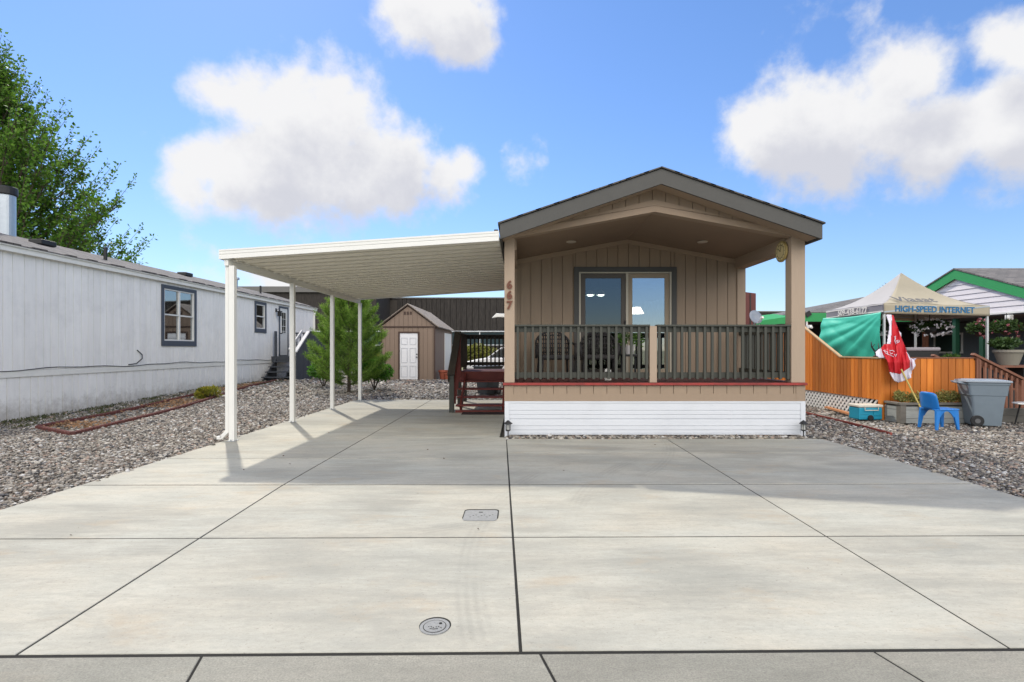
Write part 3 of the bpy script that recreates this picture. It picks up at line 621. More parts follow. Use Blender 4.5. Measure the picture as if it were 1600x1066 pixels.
# ---- porch chairs
m_wick = M('dark_wicker', (.03, .027, .027), .6, .3, 30, .5)
def porch_chair():
    r = empty('porch_chair', (0, 0, 0)); 
    mb = MB(); n = 22
    fr_ = []; w = .31
    for k in range(n+1):
        a = math.pi*k/n; fr_.append((w*math.cos(a), .22+.07*math.sin(a), .62+.22*math.sin(a)))
    path = [(w, .2, .35)] + fr_ + [(-w, .2, .35)]
    MB().tube(path, .018, 8).build('back_frame', m_wick, r, smooth=True)
    mb = MB()
    for k in range(15):
        x = -w+.02+k*(2*w-.04)/14; zt = .62+.22*math.sqrt(max(0, 1-(x/w)**2)); mb.tube([(x, .19, .38), (x, .23, (.38+zt)/2), (x, .28, zt)], .0135, 6)
    for z in (.46, .54, .62, .70, .77):
        xx = w-.01 if z <= .62 else w*math.sqrt(max(0, 1-((z-.62)/.22)**2)); mb.tube([(-xx, .21+.02*(z > .6), z), (0, .25, z), (xx, .21+.02*(z > .6), z)], .012, 6)
    mb.build('backrest', m_wick, r, smooth=True)
    MB().box(-.29, -.27, .33, .29, .22, .42).build('seat', m_wick, r, bevel=.03)
    for s in (-1, 1):
        MB().tube([(s*.31, -.26, .33), (s*.33, -.27, .52), (s*.335, -.2, .60), (s*.33, .05, .62), (s*.31, .22, .62)], .022, 8).build('armrest', m_wick, r, smooth=True)
        MB().tube([(s*.26, -.24, .34), (s*.28, -.27, 0)], [.022, .016], 8).build('leg', m_wick, r, smooth=True)
        MB().tube([(s*.26, .18, .36), (s*.28, .24, 0)], [.022, .016], 8).build('leg', m_wick, r, smooth=True)
    return r
pc = porch_chair(); pc.location = (.63, 9.15, .827); pc.rotation_euler.z = .12
tag(pc, 'dark wicker porch armchair with arched back, between the left post and its twin', 'chair', 'porch armchairs')
p2 = copy_tree(pc); p2.location = (1.42, 9.2, .827); p2.rotation_euler.z = -.1
tag(p2, 'dark wicker porch armchair with arched back standing next to the potted plant', 'chair', 'porch armchairs')
# ---- potted plant on a stand, small lantern
m_leaf1 = leafmat('leaf_mid', (.05, .12, .02), (.11, .2, .04))
st = empty('plant_stand', (2.02, 9.3, .827), 'small dark square plant stand on the porch beneath a white pot', 'plant stand')
MB().box(1.86, 9.17, 1.21, 2.16, 9.47, 1.25).build('top', m_black, st, bevel=.004)
for a in (1.88, 2.13):
    for b in (9.19, 9.44): MB().box(a-.015, b-.015, .828, a+.015, b+.015, 1.209).build('leg', m_black, st)
st.location.x = 2.02
pp = empty('potted_plant', (2.0, 9.32, 1.251), 'leafy green plant in a white pot on the dark porch stand', 'plant')
MB().lathe([(.065, 0), (.09, .14), (.095, .16), (.08, .16), (.07, .12)], (2.0, 9.32, 1.2515), 18).build('pot', M('white_pot', (.55, .53, .52), .5, .05, 8, .02), pp, smooth=False)
n = 260; a = rng.uniform(0, 6.28, n); rr = rng.uniform(.02, .22, n); P = np.stack([2.0+rr*np.cos(a), 9.32+rr*np.sin(a), 1.40+.2*rng.random(n)-rr*.35+.05], 1)
V, F = leaves(P, .085, asp=.3, dirs=np.stack([np.cos(a), np.sin(a), .4*np.ones(n)], 1)); npmesh('leaves', V, F, m_leaf1, pp)
ln = empty('lantern', (1.47, 8.55, .827), 'small white lantern on the deck floor in front of the second armchair', 'lantern')
mb = MB(); mb.box(1.42, 8.5, .828, 1.52, 8.6, .85); mb.box(1.42, 8.5, .97, 1.52, 8.6, .985)
for a in (1.422, 1.51):
    for b in (8.502, 8.59): mb.box(a, b, .85, a+.008, b+.008, .97)
mb.lathe([(.06, 0), (.015, .04), (.005, .05)], (1.47, 8.55, .985), 4); mb.build('lantern_frame', m_white, ln)
MB().lathe([(.022, 0), (.022, .08), (.01, .082)], (1.47, 8.55, .851), 12).build('candle', m_white, ln)

# ---- solar path lights
def pathlight():
    r = empty('path_light', (0, 0, 0)); MB().tube([(0, 0, -.04), (0, 0, .12)], .009, 8).build('stake', m_black, r)
    mb = MB(); mb.lathe([(.03, .11), (.04, .125), (.035, .13)], n=6)
    for k in range(6): a = k*math.pi/3; mb.tube([(.036*math.cos(a), .036*math.sin(a), .125), (.036*math.cos(a), .036*math.sin(a), .215)], .004, 4)
    mb.build('cage', m_black, r)
    MB().lathe([(.028, .131), (.028, .21), (.02, .211)], n=12).build('lens', M('frosted_lens', (.45, .45, .42), .4, .05, 5, 0), r)
    MB().lathe([(.035, .215), (.068, .216), (.066, .224), (.028, .255), (.01, .27)], n=6).build('cap', m_black, r)
    return r
pl = pathlight(); pl.location = (-.175, 7.72, .0); tag(pl, 'black solar path light at the left foot of the white skirting', 'path light', 'solar path lights')
pl2 = copy_tree(pl); pl2.location = (4.28, 7.72, .0); tag(pl2, 'black solar path light at the right foot of the white skirting', 'path light', 'solar path lights')

# ================================================================ SIDE STAIRS
T = empty('side_steps', (-.9, 11.5, 0), 'dark red wooden steps with landing and rails against the left side of the tan house', 'steps')
sx0, sx1 = -1.36, -.255
for k in range(4):
    z = .06+.155*k+.1; yy = 10.86+.27*k
    MB().box(sx0, yy, z-.035, sx1, yy+.26, z).build('tread', m_stairred, T, bevel=.004)
MB().box(sx0, 10.83, .0, sx1, 10.86, .05).build('base_board', m_stairred, T)
MB().box(sx0-.04, 11.94, .59, sx1, 11.98, .825).build('landing_face', m_stairred, T, bevel=.004)
mb = MB(); y = 11.985
while y < 13.25: mb.box(sx0-.04, y, .785, sx1, y+.135, .825); y += .14
mb.build('landing_deck', m_stairred, T)
for x in (sx0+.1, sx1-.1): MB().bar((x, 10.9, .05), (x, 12, .72), .038, .2).build('stringer', m_stairred, T)
for (x, y) in ((sx0-.08, 10.85),): MB().box(x-.05, y-.04, 0, x+.05, y+.05, .84).build('newel_post', m_rail, T, bevel=.003)
for (x, y, zt) in ((sx0-.05, 12.0, 1.72), (sx0-.05, 13.2, 1.72), (sx1-.06, 13.2, 1.72)): MB().box(x-.045, y-.045, 0, x+.045, y+.045, zt).build('rail_post', m_darkrail, T, bevel=.003)
mb = MB(); mb.bar((sx0-.09, 10.78, .80), (sx0-.09, 12.05, 1.75), .15, .04); mb.bar((sx0-.14, 10.78, .70), (sx0-.14, 12.05, 1.66), .03, .14)
mb.build('handrail', m_darkrail, T)
mb = MB(); mb.bar((sx0-.03, 10.9, .70), (sx0-.03, 12.0, 1.64), .04, .09)
for k in range(5): t_ = (k+.5)/5; mb.box(sx0-.05, 10.9+1.1*t_-.02, .1+.7*t_, sx0-.012, 10.9+1.1*t_+.02, .70+.94*t_)
mb.build('stair_balusters', m_stairred, T)
railing((sx0-.05, 13.2, 0), (sx1-.02, 13.2, 0), .93, 1.72, .105, 1, m_darkrail, T)
railing((sx0-.05, 12.0, 0), (sx0-.05, 13.2, 0), .93, 1.72, .105, 1, m_darkrail, T)
mt = MB().box(-1.2, 10.5, .001, -.27, 10.81, .018).build('door_mat', M('mat_dark', (.035, .022, .02), .95, .3, 40, .6), bevel=.004)
tag(mt, 'dark rubber mat on the concrete at the bottom of the red steps', 'mat')

# ---- wheeled bins
def bin_(body, lid, name='wheeled_bin'):
    """front of the cart towards +x, handle towards -x; unit footprint about .6 x .6 m, 1 m tall"""
    r = empty(name, (0, 0, 0))
    mb = MB(); lo, hi = .235, .3
    def ring(hx, hy, z, ox=0, n=4, c=.05):
        out = []
        for sx_, sy_ in ((1, 1), (-1, 1), (-1, -1), (1, -1)):
            for k in range(n): a = (math.pi/2)*k/(n-1)+{(1,1):0,(-1,1):1,(-1,-1):2,(1,-1):3}[(sx_, sy_)]*math.pi/2; out.append((ox+sx_*(hx-c)+c*math.cos(a), sy_*(hy-c)+c*math.sin(a), z))
        return out
    def loft(mb, rings):
        n = len(rings[0]); vs = [p for r_ in rings for p in r_]; fs = [(i*n+k, i*n+(k+1) % n, (i+1)*n+(k+1) % n, (i+1)*n+k) for i in range(len(rings)-1) for k in range(n)]
        fs += [tuple(range(n-1, -1, -1)), tuple((len(rings)-1)*n+k for k in range(n))]; mb.add(vs, fs); return mb
    loft(mb, [ring(.25, .25, .02), ring(.29, .29, .5), ring(.31, .30, .66), ring(.335, .31, .665), ring(.36, .32, .88), ring(.375, .33, .90), ring(.375, .33, .94)])
    mb.build('body', body, r, smooth=False, bevel=.004)
    loft(MB(), [ring(.395, .345, .942), ring(.41, .355, .955), ring(.40, .345, .985, 0), ring(.30, .27, 1.005)]).build('lid', lid, r)
    mb = MB(); mb.tube([(-.36, -.2, .9), (-.47, -.2, .93), (-.49, -.17, .93), (-.49, .17, .93), (-.47, .2, .93), (-.36, .2, .9)], .018, 8); mb.bar((-.4, -.15, .95), (-.52, -.15, .95), .05, .02); mb.bar((-.4, .15, .95), (-.52, .15, .95), .05, .02)
    mb.build('handle', lid, r, smooth=False)
    for s in (-1, 1):
        w = MB((Vector((-.2, s*.27, .12)), X, Z, Vector((0, s, 0)))); disc(w, .12, 0, .05, 20); w = w.build('wheel', m_black, r, bevel=.008)
        disc(MB((Vector((-.2, s*.27, .12)), X, Z, Vector((0, s, 0)))), .05, .051, .058, 14).build('hub', M('hub_grey', (.12, .12, .12), .5, .1, 8, 0), w)
    return r
m_binb = M('bin_bluegrey', (.165, .205, .235), .5, .08, 6, .05, dirt=.2); m_binl = M('bin_lid', (.27, .31, .345), .45, .08, 6, .05, dirt=.2)
b1 = bin_(m_binb, m_binl); b1.location = (8.17, 9.04, 0); b1.rotation_euler.z = -.34; b1.scale = (.80, .72, .81)
tag(b1, 'blue-grey wheeled rubbish bin standing beside the raised planter and brown stair rail', 'bin')
m_binc = M('bin_charcoal', (.06, .065, .068), .5, .1, 6, .05)
b2 = bin_(m_binc, m_binc); b2.location = (-.95, 15.3, .0); b2.rotation_euler.z = -2.4; b2.scale = (.9, .9, .86)
tag(b2, 'dark charcoal wheeled bin seen through the open red steps', 'bin')

# ================================================================ CARPORT
K = empty('carport', (-2.3, 10.4, 0), 'white metal carport with ribbed roof attached to the left of the tan house', 'carport')
kx0, kx1, ky0, ky1 = -4.36, RX0-.01, 7.43, 13.65
m_cream2 = M('carport_cream', (.86, .83, .72), .5, .02, 1, 0, spec=.5)
def kz(x): return 2.668+(x-kx0)/(kx1-kx0)*.262      # underside
# pans
mb = MB(); prof = []; y = ky0+.03
while y < ky1-.31:
    prof += [(y, 0), (y+.2, 0), (y+.203, .075), (y+.297, .075), (y+.3, 0)]; y += .3
vs = []; 
for (yy, dz) in prof: vs += [(kx0+.06, yy, kz(kx0+.06)+dz), (kx1, yy, kz(kx1)+dz)]
mb.add(vs, [(2*i, 2*i+1, 2*i+3, 2*i+2) for i in range(len(prof)-1)]); mb.build('roof_panels', m_cream2, K)
mb = MB(); y = ky0+.03  # darker strips paint the shade between ribs onto the roof underside
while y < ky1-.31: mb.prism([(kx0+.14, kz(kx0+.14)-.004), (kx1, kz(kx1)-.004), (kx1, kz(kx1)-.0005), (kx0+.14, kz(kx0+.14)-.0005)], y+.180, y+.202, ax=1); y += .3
mb.build('rib_shade_strips', M('rib_shade_grey', (.50, .475, .41), .6, .1, 5, 0), K)
MB().prism([(kx0+.06, kz(kx0)+.08), (kx1, kz(kx1)+.08), (kx1, kz(kx1)+.09), (kx0+.06, kz(kx0)+.09)], ky0+.03, ky1-.02, ax=1).build('roof_top', m_white, K)
def kfascia(ya, yb_):
    mb = MB(); prf = [(-.02, 0), (-.02, .045), (-.006, .05), (-.006, .085), (-.02, .09), (-.02, .125), (0, .13)]
    for (a, b) in ((-.02, .030), (.050, .078), (.094, .118)):
        mb.prism([(kx0-.0, kz(kx0)+a), (kx1, kz(kx1)+a+.006), (kx1, kz(kx1)+b+.01), (kx0-.0, kz(kx0)+b)], ya, yb_, ax=1)
    mb.prism([(kx0, kz(kx0)-.015), (kx1, kz(kx1)-.01), (kx1, kz(kx1)+.115), (kx0, kz(kx0)+.11)], ya+.006, yb_+.004, ax=1); return mb
kfascia(ky0-.012, ky0+.012).build('front_fascia', m_white, K); kfascia(ky1-.012, ky1).build('rear_fascia', m_white, K)
mb = MB(); mb.box(kx0-.002, ky0+.02, kz(kx0)-.02, kx0+.012, ky1-.02, kz(kx0)+.115); mb.box(kx0+.012, ky0+.02, kz(kx0)-.02, kx0+.14, ky1-.02, kz(kx0)-.006); mb.build('gutter', m_white, K)
MB().box(kx0+.06, ky0+.02, 2.56, kx0+.12, ky1-.02, kz(kx0)-.022).build('side_beam', m_white, K)
for k, yy in enumerate((7.46, 9.43, 11.44, 13.43)):
    mb = MB(); px = -4.2; mb.box(px-.038, yy, .003, px+.038, yy+.076, 2.56)
    mb.box(px-.012, yy-.002, .003, px+.012, yy-.0005, 2.56); p_ = mb.build('post', m_white, K, bevel=.004)
    mb = MB(); mb.box(px-.055, yy-.03, .001, px+.055, yy+.1, .006); mb.lathe([(.008, 0), (.008, .02), (.004, .02)], (px, yy-.018, .006), 6); mb.build('base_plate', m_galv, p_)
mb = MB(); dx = -4.278; mb.box(dx-.028, 7.48, .12, dx+.028, 7.54, 2.655); mb.bar((dx, 7.5, .14), (dx-.09, 7.5, .045), .055, .055); mb.bar((dx-.075, 7.5, .05), (dx-.15, 7.5, .045), .055, .05); mb.build('downspout', m_white, K, bevel=.006)

# ================================================================ UTILITY COVERS
m_cast = M('cover_grey', (.27, .275, .265), .6, .15, 25, .5, dirt=.3)
U = empty('meter_box', (-.315, 4.13, 0), 'rectangular grey utility box lid set in the concrete near the centre joint', 'utility cover')
def rrect(x0, x1, y0, y1, c, n=5):
    out = []
    for cx, cy, a0 in ((x1-c, y1-c, 0), (x0+c, y1-c, 1), (x0+c, y0+c, 2), (x1-c, y0+c, 3)):
        for k in range(n): a = a0*math.pi/2+k*math.pi/2/(n-1); out.append((cx+c*math.cos(a), cy+c*math.sin(a)))
    return out
MB().prism(rrect(-.457, -.171, 4.03, 4.285, .04), -.02, .002).build('rim', m_joint, U)
MB().prism(rrect(-.448, -.18, 3.995, 4.255, .035), -.02, .0045).build('lid', m_cast, U)
mb = MB(); mb.prism(rrect(-.335, -.3, 4.19, 4.205, .005, 3), .0046, .006); 
for k in range(9): sx_, sy_ = -.40+.022*k, 4.06+.05*((k*7) % 3)/2+.02; mb.tube([(sx_, sy_, .005), (sx_+.012, sy_+.012*math.sin(k*2), .005)], .0018, 4)
mb.build('embossing', m_joint, U)
U2 = empty('cleanout_cover', (-.41, 2.475, 0), 'round grey cleanout cover in the front slab near the sidewalk', 'utility cover')
def cpoly(cx, cy, r, n=32): return [(cx+r*math.cos(2*math.pi*k/n), cy+r*math.sin(2*math.pi*k/n)) for k in range(n)]
MB().prism(cpoly(-.41, 2.484, .077), -.02, .0015).build('gap', m_joint, U2)
MB().prism(cpoly(-.41, 2.472, .072), -.02, .004).build('ring', m_cast, U2)
MB().prism(cpoly(-.41, 2.47, .056), -.02, .0048).build('ring_gap', m_joint, U2)
MB().prism(cpoly(-.41, 2.469, .052), -.02, .006).build('lid', m_cast, U2)
mb = MB(); mb.prism(cpoly(-.385, 2.492, .008, 12), .006, .0075)
for k in range(6): mb.tube([(-.44+.012*k, 2.46+.006*math.sin(k*2), .0065), (-.434+.012*k, 2.456+.006*math.sin(k*2+1), .0065)], .002, 4)
mb.tube([(-.43, 2.445, .0065), (-.41, 2.44, .0065), (-.39, 2.445, .0065)], .0018, 4); mb.build('embossing', m_joint, U2)

# ================================================================ LEFT NEIGHBOUR
LM = .014; LX = -9.71
def lwx(y): return LX-LM*(y-9.57)
def ly(px): return 800*(LX+LM*9.57)/(px-812+800*LM)
dv = Vector((-LM, 1, 0)).normalized(); O_ = Vector((lwx(0), 0, 0))
LF = (O_, dv, Z, Vector((1, LM, 0)).normalized())           # u ~ y, v = z, w towards us
Nn = empty('white_mobile_home', (-11.8, 15, 0), 'long white vertical-sided mobile home with slate window trim on the left', 'house')
ye = ly(490.5)
a0 = 3.0
mb = MB(LF); zt = 3.20
wins = [(ly(251.5), ly(306), 1.43, 3.12), (ly(397.5), ly(415.5), 1.97, 3.14)]
dr = (ly(435.5), ly(450), 1.08, 3.12)
def lw(u0, u1, b, t): mb.siding(u0, u1, .2, lambda u: b, lambda u: t, -.02, 0, gap=.013, jit=.25); mb.box(u0, b, -.04, u1, t, -.02)
segs = sorted(wins+[dr]); u = a0
for (wa, wb, zb, zt2) in segs:
    lw(u, wa+.05, .93, zt); lw(wa+.05, wb-.05, zt2-.05, zt)
    if zb > 1.1: lw(wa+.05, wb-.05, .93, zb+.05)
    u = wb-.05
lw(u, ye, .93, zt); mb.build('siding', m_wsid, Nn)
mb = MB(LF); mb.siding(a0, ye, .2, lambda u: -.06, lambda u: .80, -.03, -.01, gap=.018, jit=.3); mb.box(a0, -.06, -.05, ye, .8, -.03); mb.build('skirting', m_wsid, Nn)
MB(LF).box(a0, .80, -.02, ye, .925, .012).build('belly_band', m_wtrim, Nn, bevel=.003)
MB(LF).box(ye-.08, .925, -.02, ye+.02, zt, .015).build('corner_trim', m_wtrim, Nn)
mb = MB(LF); mb.box(a0, 3.19, 0, ye+.15, 3.29, .10); mb.box(a0, 3.29, -.02, ye+.15, 3.325, .13); mb.build('gutter', m_wtrim, Nn, bevel=.004)
mb = MB(LF); mb.tube([(ye+.05, 3.2, .06), (ye+.05, 3.1, .06), (ye-.04, 3.0, .04), (ye-.04, .2, .04), (ye-.02, .12, .12)], .035, 8); mb.build('downspout', m_wtrim, Nn)
# roof + rest of the body
mb = MB(LF); mb.prism([(0, 0)]*0 or [(a0, 0), (a0, 1)], 0, 0) if False else None
mb.add([(a0, 3.335, .14), (ye+.2, 3.335, .14), (ye+.2, 3.99, -2.05), (a0, 3.99, -2.05), (a0, 3.315, .14), (ye+.2, 3.315, .14), (ye+.2, 3.97, -2.05), (a0, 3.97, -2.05)], [(0,1,2,3),(7,6,5,4),(0,4,5,1),(1,5,6,2),(3,7,4,0),(2,6,7,3)])
mb.add([(a0, 3.99, -2.06), (ye+.2, 3.99, -2.06), (ye+.2, 3.33, -4.3), (a0, 3.33, -4.3), (a0, 3.97, -2.06), (ye+.2, 3.97, -2.06), (ye+.2, 3.31, -4.3), (a0, 3.31, -4.3)], [(0,1,2,3),(7,6,5,4),(0,4,5,1),(1,5,6,2),(3,7,4,0),(2,6,7,3)])
mb.build('roof', m_shing2, Nn)
# curled shingle edges along the eave
mb = MB(LF); mb.box(a0, 3.33, -.08, ye, 3.338, .10); u = a0
while u < ye:
    l = random.uniform(.25, .6); mb.box(u, 3.336, -.05-random.uniform(0, .03), u+l, 3.352, .145); u += l+random.uniform(.05, .6)
mb.build('shingle_edge', m_shing, Nn)
mb = MB(LF); mb.box(a0, -.06, -4.2, ye, 3.3, -4.15); mb.box(ye-.05, -.06, -4.15, ye, 3.3, -.05); mb.add([(ye, 3.3, -4.15), (ye, 3.3, -.05), (ye, 3.95, -2.05)], [(0, 1, 2)]); mb.build('end_wall', m_wsid, Nn)
# windows
for (wa, wb, zb, zt2) in wins:
    w = MB(LF).framerect(wa, zb, wb, zt2, .10, .001, .03, tb=.15).build('window', m_slate, Nn, bevel=.003)
    mb = MB(LF); mb.framerect(wa+.1, zb+.15, wb-.1, zt2-.1, .035, -.04, .015)
    zm = (zb+zt2)/2+.03
    if wb-wa > 1: mb.box((wa+wb)/2-.03, zb+.185, -.03, (wa+wb)/2+.03, zt2-.135, .012)
    mb.box(wa+.135, zm-.02, -.03, wb-.135, zm+.02, .01); mb.build('frame', m_white, w, bevel=.002)
    MB(LF).box(wa+.13, zb+.18, -.032, wb-.13, zt2-.13, -.028).build('pane', m_glassw, w)
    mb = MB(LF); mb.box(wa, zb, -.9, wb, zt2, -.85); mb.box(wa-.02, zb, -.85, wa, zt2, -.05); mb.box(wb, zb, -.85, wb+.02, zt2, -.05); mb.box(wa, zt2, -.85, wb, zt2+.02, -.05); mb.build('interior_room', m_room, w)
    if wb-wa > 1:
        mb = MB(LF); 
        for k in range(8): mb.tube([(wa+.2+.05*k, zb+.2, -.15-.02*(k % 2)), (wa+.2+.05*k, zt2-.15, -.15-.02*(k % 2))], .03, 6)
        mb.build('curtain', m_curt, w)
# door
da, db = dr[0], dr[1]
w = MB(LF).framerect(da, 1.08, db, 3.12, .075, .001, .03, tb=.02).build('door', m_slate, Nn, bevel=.003)
mb = MB(LF); mb.box(da+.075, 1.1, -.02, db-.075, 3.045, .008)
for a, b in ((da+.16, da+.3), (da+.34, db-.3+.0)): pass
mb.build('door_leaf', m_white, w)
mb = MB(LF); ga, gb_ = da+.22, db-.22; mb.framerect(ga, 2.0, gb_, 2.9, .03, .009, .02)
mb.build('glazing_frame', m_white, w)
MB(LF).box(ga+.03, 2.03, .0085, gb_-.03, 2.87, .012).build('pane', m_glassw, w)
mb = MB(LF)
for k in (1, 2): mb.box(ga+.03, 2.0+.3*k-.008, .0125, gb_-.03, 2.0+.3*k+.008, .018)
mb.box((ga+gb_)/2-.008, 2.03, .0125, (ga+gb_)/2+.008, 2.87, .0175); mb.build('muntins', m_white, w)
MB(LF).tube([(da+.13, 2.0, .01), (da+.13, 2.0, .06), (da+.18, 2.0, .065)], .02, 8).build('door_handle', m_black, w)
lb = MB(LF); lb.box(da-.3, 2.85, .002, da-.2, 3.0, .02); lb.tube([(da-.25, 2.9, .02), (da-.25, 2.98, .1), (da-.25, 2.9, .15)], .012, 6); lb.lathe([(.03, 0)]*1 + [(.03, 0)], (0, 0, 0), 3) if False else None
lb.box(da-.31, 2.68, .09, da-.19, 2.86, .21); lb.box(da-.33, 2.86, .07, da-.17, 2.89, .23); lb.build('wall_lantern', m_black, Nn, bevel=.01)
# cable along the band and loop
mb = MB(LF); pts = [(a0+(ye-a0-4)*t_, .945+.02*math.sin(t_*31)+.012*math.sin(t_*77), .018) for t_ in np.linspace(0, 1, 60)]; mb.tube(pts, .008, 5); u = ly(200)
mb.tube([(u, .96, .02), (u+.25, .98, .03), (u+.42, 1.1, .05), (u+.45, 1.2, .03), (u+.3, 1.32, .01)], .012, 6); mb.build('cable', m_black, Nn)
# roof fittings
def roofpt(px, back): 
    yy = ly(px)*(1+back/9.7); return yy
def onroof(u, w): return 3.335+(.14-w)*(.655/2.19)
for (px, w_, kind) in ((69, -1.2, 'v'), (166, -.8, 'p'), (291, -1.6, 'v'), (369, -1.5, 'm'), (408, -1.2, 'p')):
    yy = ly(px)*(9.71-w_)/9.71; zz_ = onroof(0, w_); mb = MB(LF)
    if kind == 'v': mb.box(yy-.2, zz_-.02, w_-.15, yy+.2, zz_+.1, w_+.15); mb.build('roof_vent', m_black, Nn, bevel=.02)
    elif kind == 'p': mb.tube([(yy, zz_-.05, w_), (yy, zz_+.32, w_)], .04, 10); mb.build('vent_pipe', m_black, Nn)
    else:
        mb.tube([(yy, zz_-.05, w_), (yy, zz_+.28, w_)], .09, 12); mb.tube([(yy, zz_+.3, w_), (yy, zz_+.38, w_)], .15, 12); mb.build('vent_pipe', m_galv, Nn)
u = 10.9; 
mb = MB((O_, dv, Z, LF[3])); pass
cx_, cy_ = -11.75, 11.72
mb = MB().tube([(cx_, cy_, 3.9), (cx_, cy_, 4.86)], .165, 24); ch = mb.build('chimney', m_galv, Nn, smooth=False)
MB().lathe([(.19, 0), (.2, .02), (.2, .17), (.185, .19)], (cx_, cy_, 4.86), 24).build('chimney_cap', m_black, ch)
# deck and stairs of the neighbour
m_ddeck = M('slate_deck_paint', (.055, .062, .072), .65, .15, 6, .2, island=.1, stretch=(3, 3, .6))
Q = empty('side_deck', (-9, 21, .15), 'dark slate painted wooden landing and steps at the white home\'s door', 'deck')
wx = lwx(21); gx_ = -8.42
mb = MB(); 
for k in range(8): mb.box(wx+.02, 20.35+.2*k, 1.02, gx_, 20.53+.2*k, 1.06)
mb.box(wx+.02, 20.3, .86, gx_, 20.34, 1.06); mb.build('landing', m_ddeck, Q)
for k in range(4):
    z = .3+.19*k; yy = 19.25+.27*k; MB().box(wx+.15, yy, z-.04, gx_-.02, yy+.29, z).build('tread', m_ddeck, Q)
for x in (wx+.2, gx_-.5): MB().prism([(19.2, .15), (20.3, .15), (20.3, 1.0)], x, x+.04, ax=0).build('stringer', m_ddeck, Q)
# boarded right side: sloping panel down the stairs + landing panel
mb = MB(); y = 19.25
while y < 21.9:
    t_ = min(1, (y-19.25)/1.15); top = 1.25+t_*.78; bot = .16 if y < 20.6 else .8; mb.box(gx_, y, bot, gx_+.03, y+.135, top); y += .14
mb.build('side_boards', m_ddeck, Q)
mb = MB(); mb.bar((gx_+.0, 19.2, 1.23), (gx_+.0, 20.4, 2.05), .12, .05); mb.build('handrail', M('pale_rail', (.5, .5, .5), .6, .1, 8, .1), Q)
mb = MB(); mb.bar((gx_-.25, 19.25, 1.3), (gx_-.25, 20.4, 2.06), .04, .12);  mb.build('handrail', M('pale_rail2', (.5, .5, .5), .6, .1, 8, .1), Q)
mb = MB(); mb.box(gx_-.03, 20.4, 2.03, gx_+.08, 22.0, 2.07); mb.box(wx+.1, 21.9, 2.0, gx_, 21.98, 2.06)
for k in range(9): mb.box(wx+.15+.15*k, 21.92, 1.06, wx+.19+.15*k, 21.96, 2.0)
mb.build('top_rail', m_ddeck, Q)
for y in (20.4, 21.9): MB().box(gx_-.05, y, .1, gx_+.045, y+.09, 2.02).build('rail_post', m_ddeck, Q)
MB().box(wx+.1, 20.38, 1.06, wx+.18, 20.46, 2.06).build('rail_post', m_ddeck, Q)

# bed edging
def edging(pts, name, label, w=.045, h=.09):
    mb = MB(); 
    for (p, q) in zip(pts[:-1], pts[1:]):
        p = Vector((*p, 0)); q = Vector((*q, 0)); L_ = (q-p).length; n = max(1, int(L_/.1)); d = (q-p).normalized()
        for k in range(n):
            c = p+(q-p)*((k+.5)/n); z = float(gz(c.x, c.y)); c.z = z-.02; mb.tube([c-d*.0, c+Vector((0, 0, h*.6)), c+Vector((0, 0, h*.75))], [.04, .04, .02], 8)
    return tag(mb.build(name, m_edging), label, 'edging')
edging([(-8.93, 14.5), (-8.25, 8.75), (-7.05, 8.05), (-7.9, 12.75), (-9.1, 19.2)], 'bed_edging', 'long dark red scalloped border around the narrow bed beside the white home')
mb = MB(); 
for (p, q) in (((6.08, 12.5), (5.97, 8.9)), ((5.97, 8.9), (5.88, 8.1))): mb.bar((*p, .0), (*q, .0), .028, .045)
tag(mb.build('garden_edging', M('red_edging_strip', (.3, .07, .05), .8, .2, 10, .2)), 'thin red edging strip lying in the gravel right of the house', 'edging')
# mulch and weeds
x, y = scatter(-9.4, -7, 8.1, 19, 520, lambda x, y: inpoly(x, y, BED) & ((np.abs(y-9.1) < .35) | (np.abs(y-12.3) < .7) | (np.abs(y-16.5) < 1.6) | (rng.random(len(x)) < .06)))
V, F = leaves(np.stack([x, y, gz(x, y)+.005+.02*rng.random(len(x))], 1), .055, asp=.35, dirs=np.stack([rng.normal(size=len(x)), rng.normal(size=len(x)), .15*rng.normal(size=len(x))], 1)); tag(npmesh('mulch', V, F, m_mulch), kind='stuff')
m_weed = leafmat('weed_green', (.05, .07, .02), (.12, .12, .05)); m_gy = leafmat('leaf_yellow_green', (.16, .2, .02), (.33, .27, .03))
x, y = scatter(-9.7, -8.0, 7.6, 19, 1500, lambda x, y: (x < -8.6+.0*y) & ~inpoly(x, y, BED)); k = rng.random(len(x)) < (.15+.5*(np.sin(x*5+y*2.1)*np.sin(y*1.7) > .1)); x, y = x[k], y[k]
V, F = leaves(np.stack([x, y, gz(x, y)-.02], 1), .05, asp=.25, dirs=np.stack([.4*rng.normal(size=len(x)), .4*rng.normal(size=len(x)), np.ones(len(x))], 1)); tag(npmesh('weeds', V, F, m_weed), kind='stuff')

# ================================================================ VEGETATION
def blobpts(c, r, n, shell=.55, lumps=9, flat=0):
    cs = rng.normal(size=(lumps, 3)); cs /= np.linalg.norm(cs, axis=1)[:, None]; cs[:, 2] = np.abs(cs[:, 2])*.9-.1
    k = rng.integers(0, lumps, n); d = rng.normal(size=(n, 3)); d /= np.linalg.norm(d, axis=1)[:, None]
    q = cs[k]*.58 + d*(.42*rng.uniform(shell, 1, n)[:, None])
    return np.asarray(c)+q*np.asarray(r), d
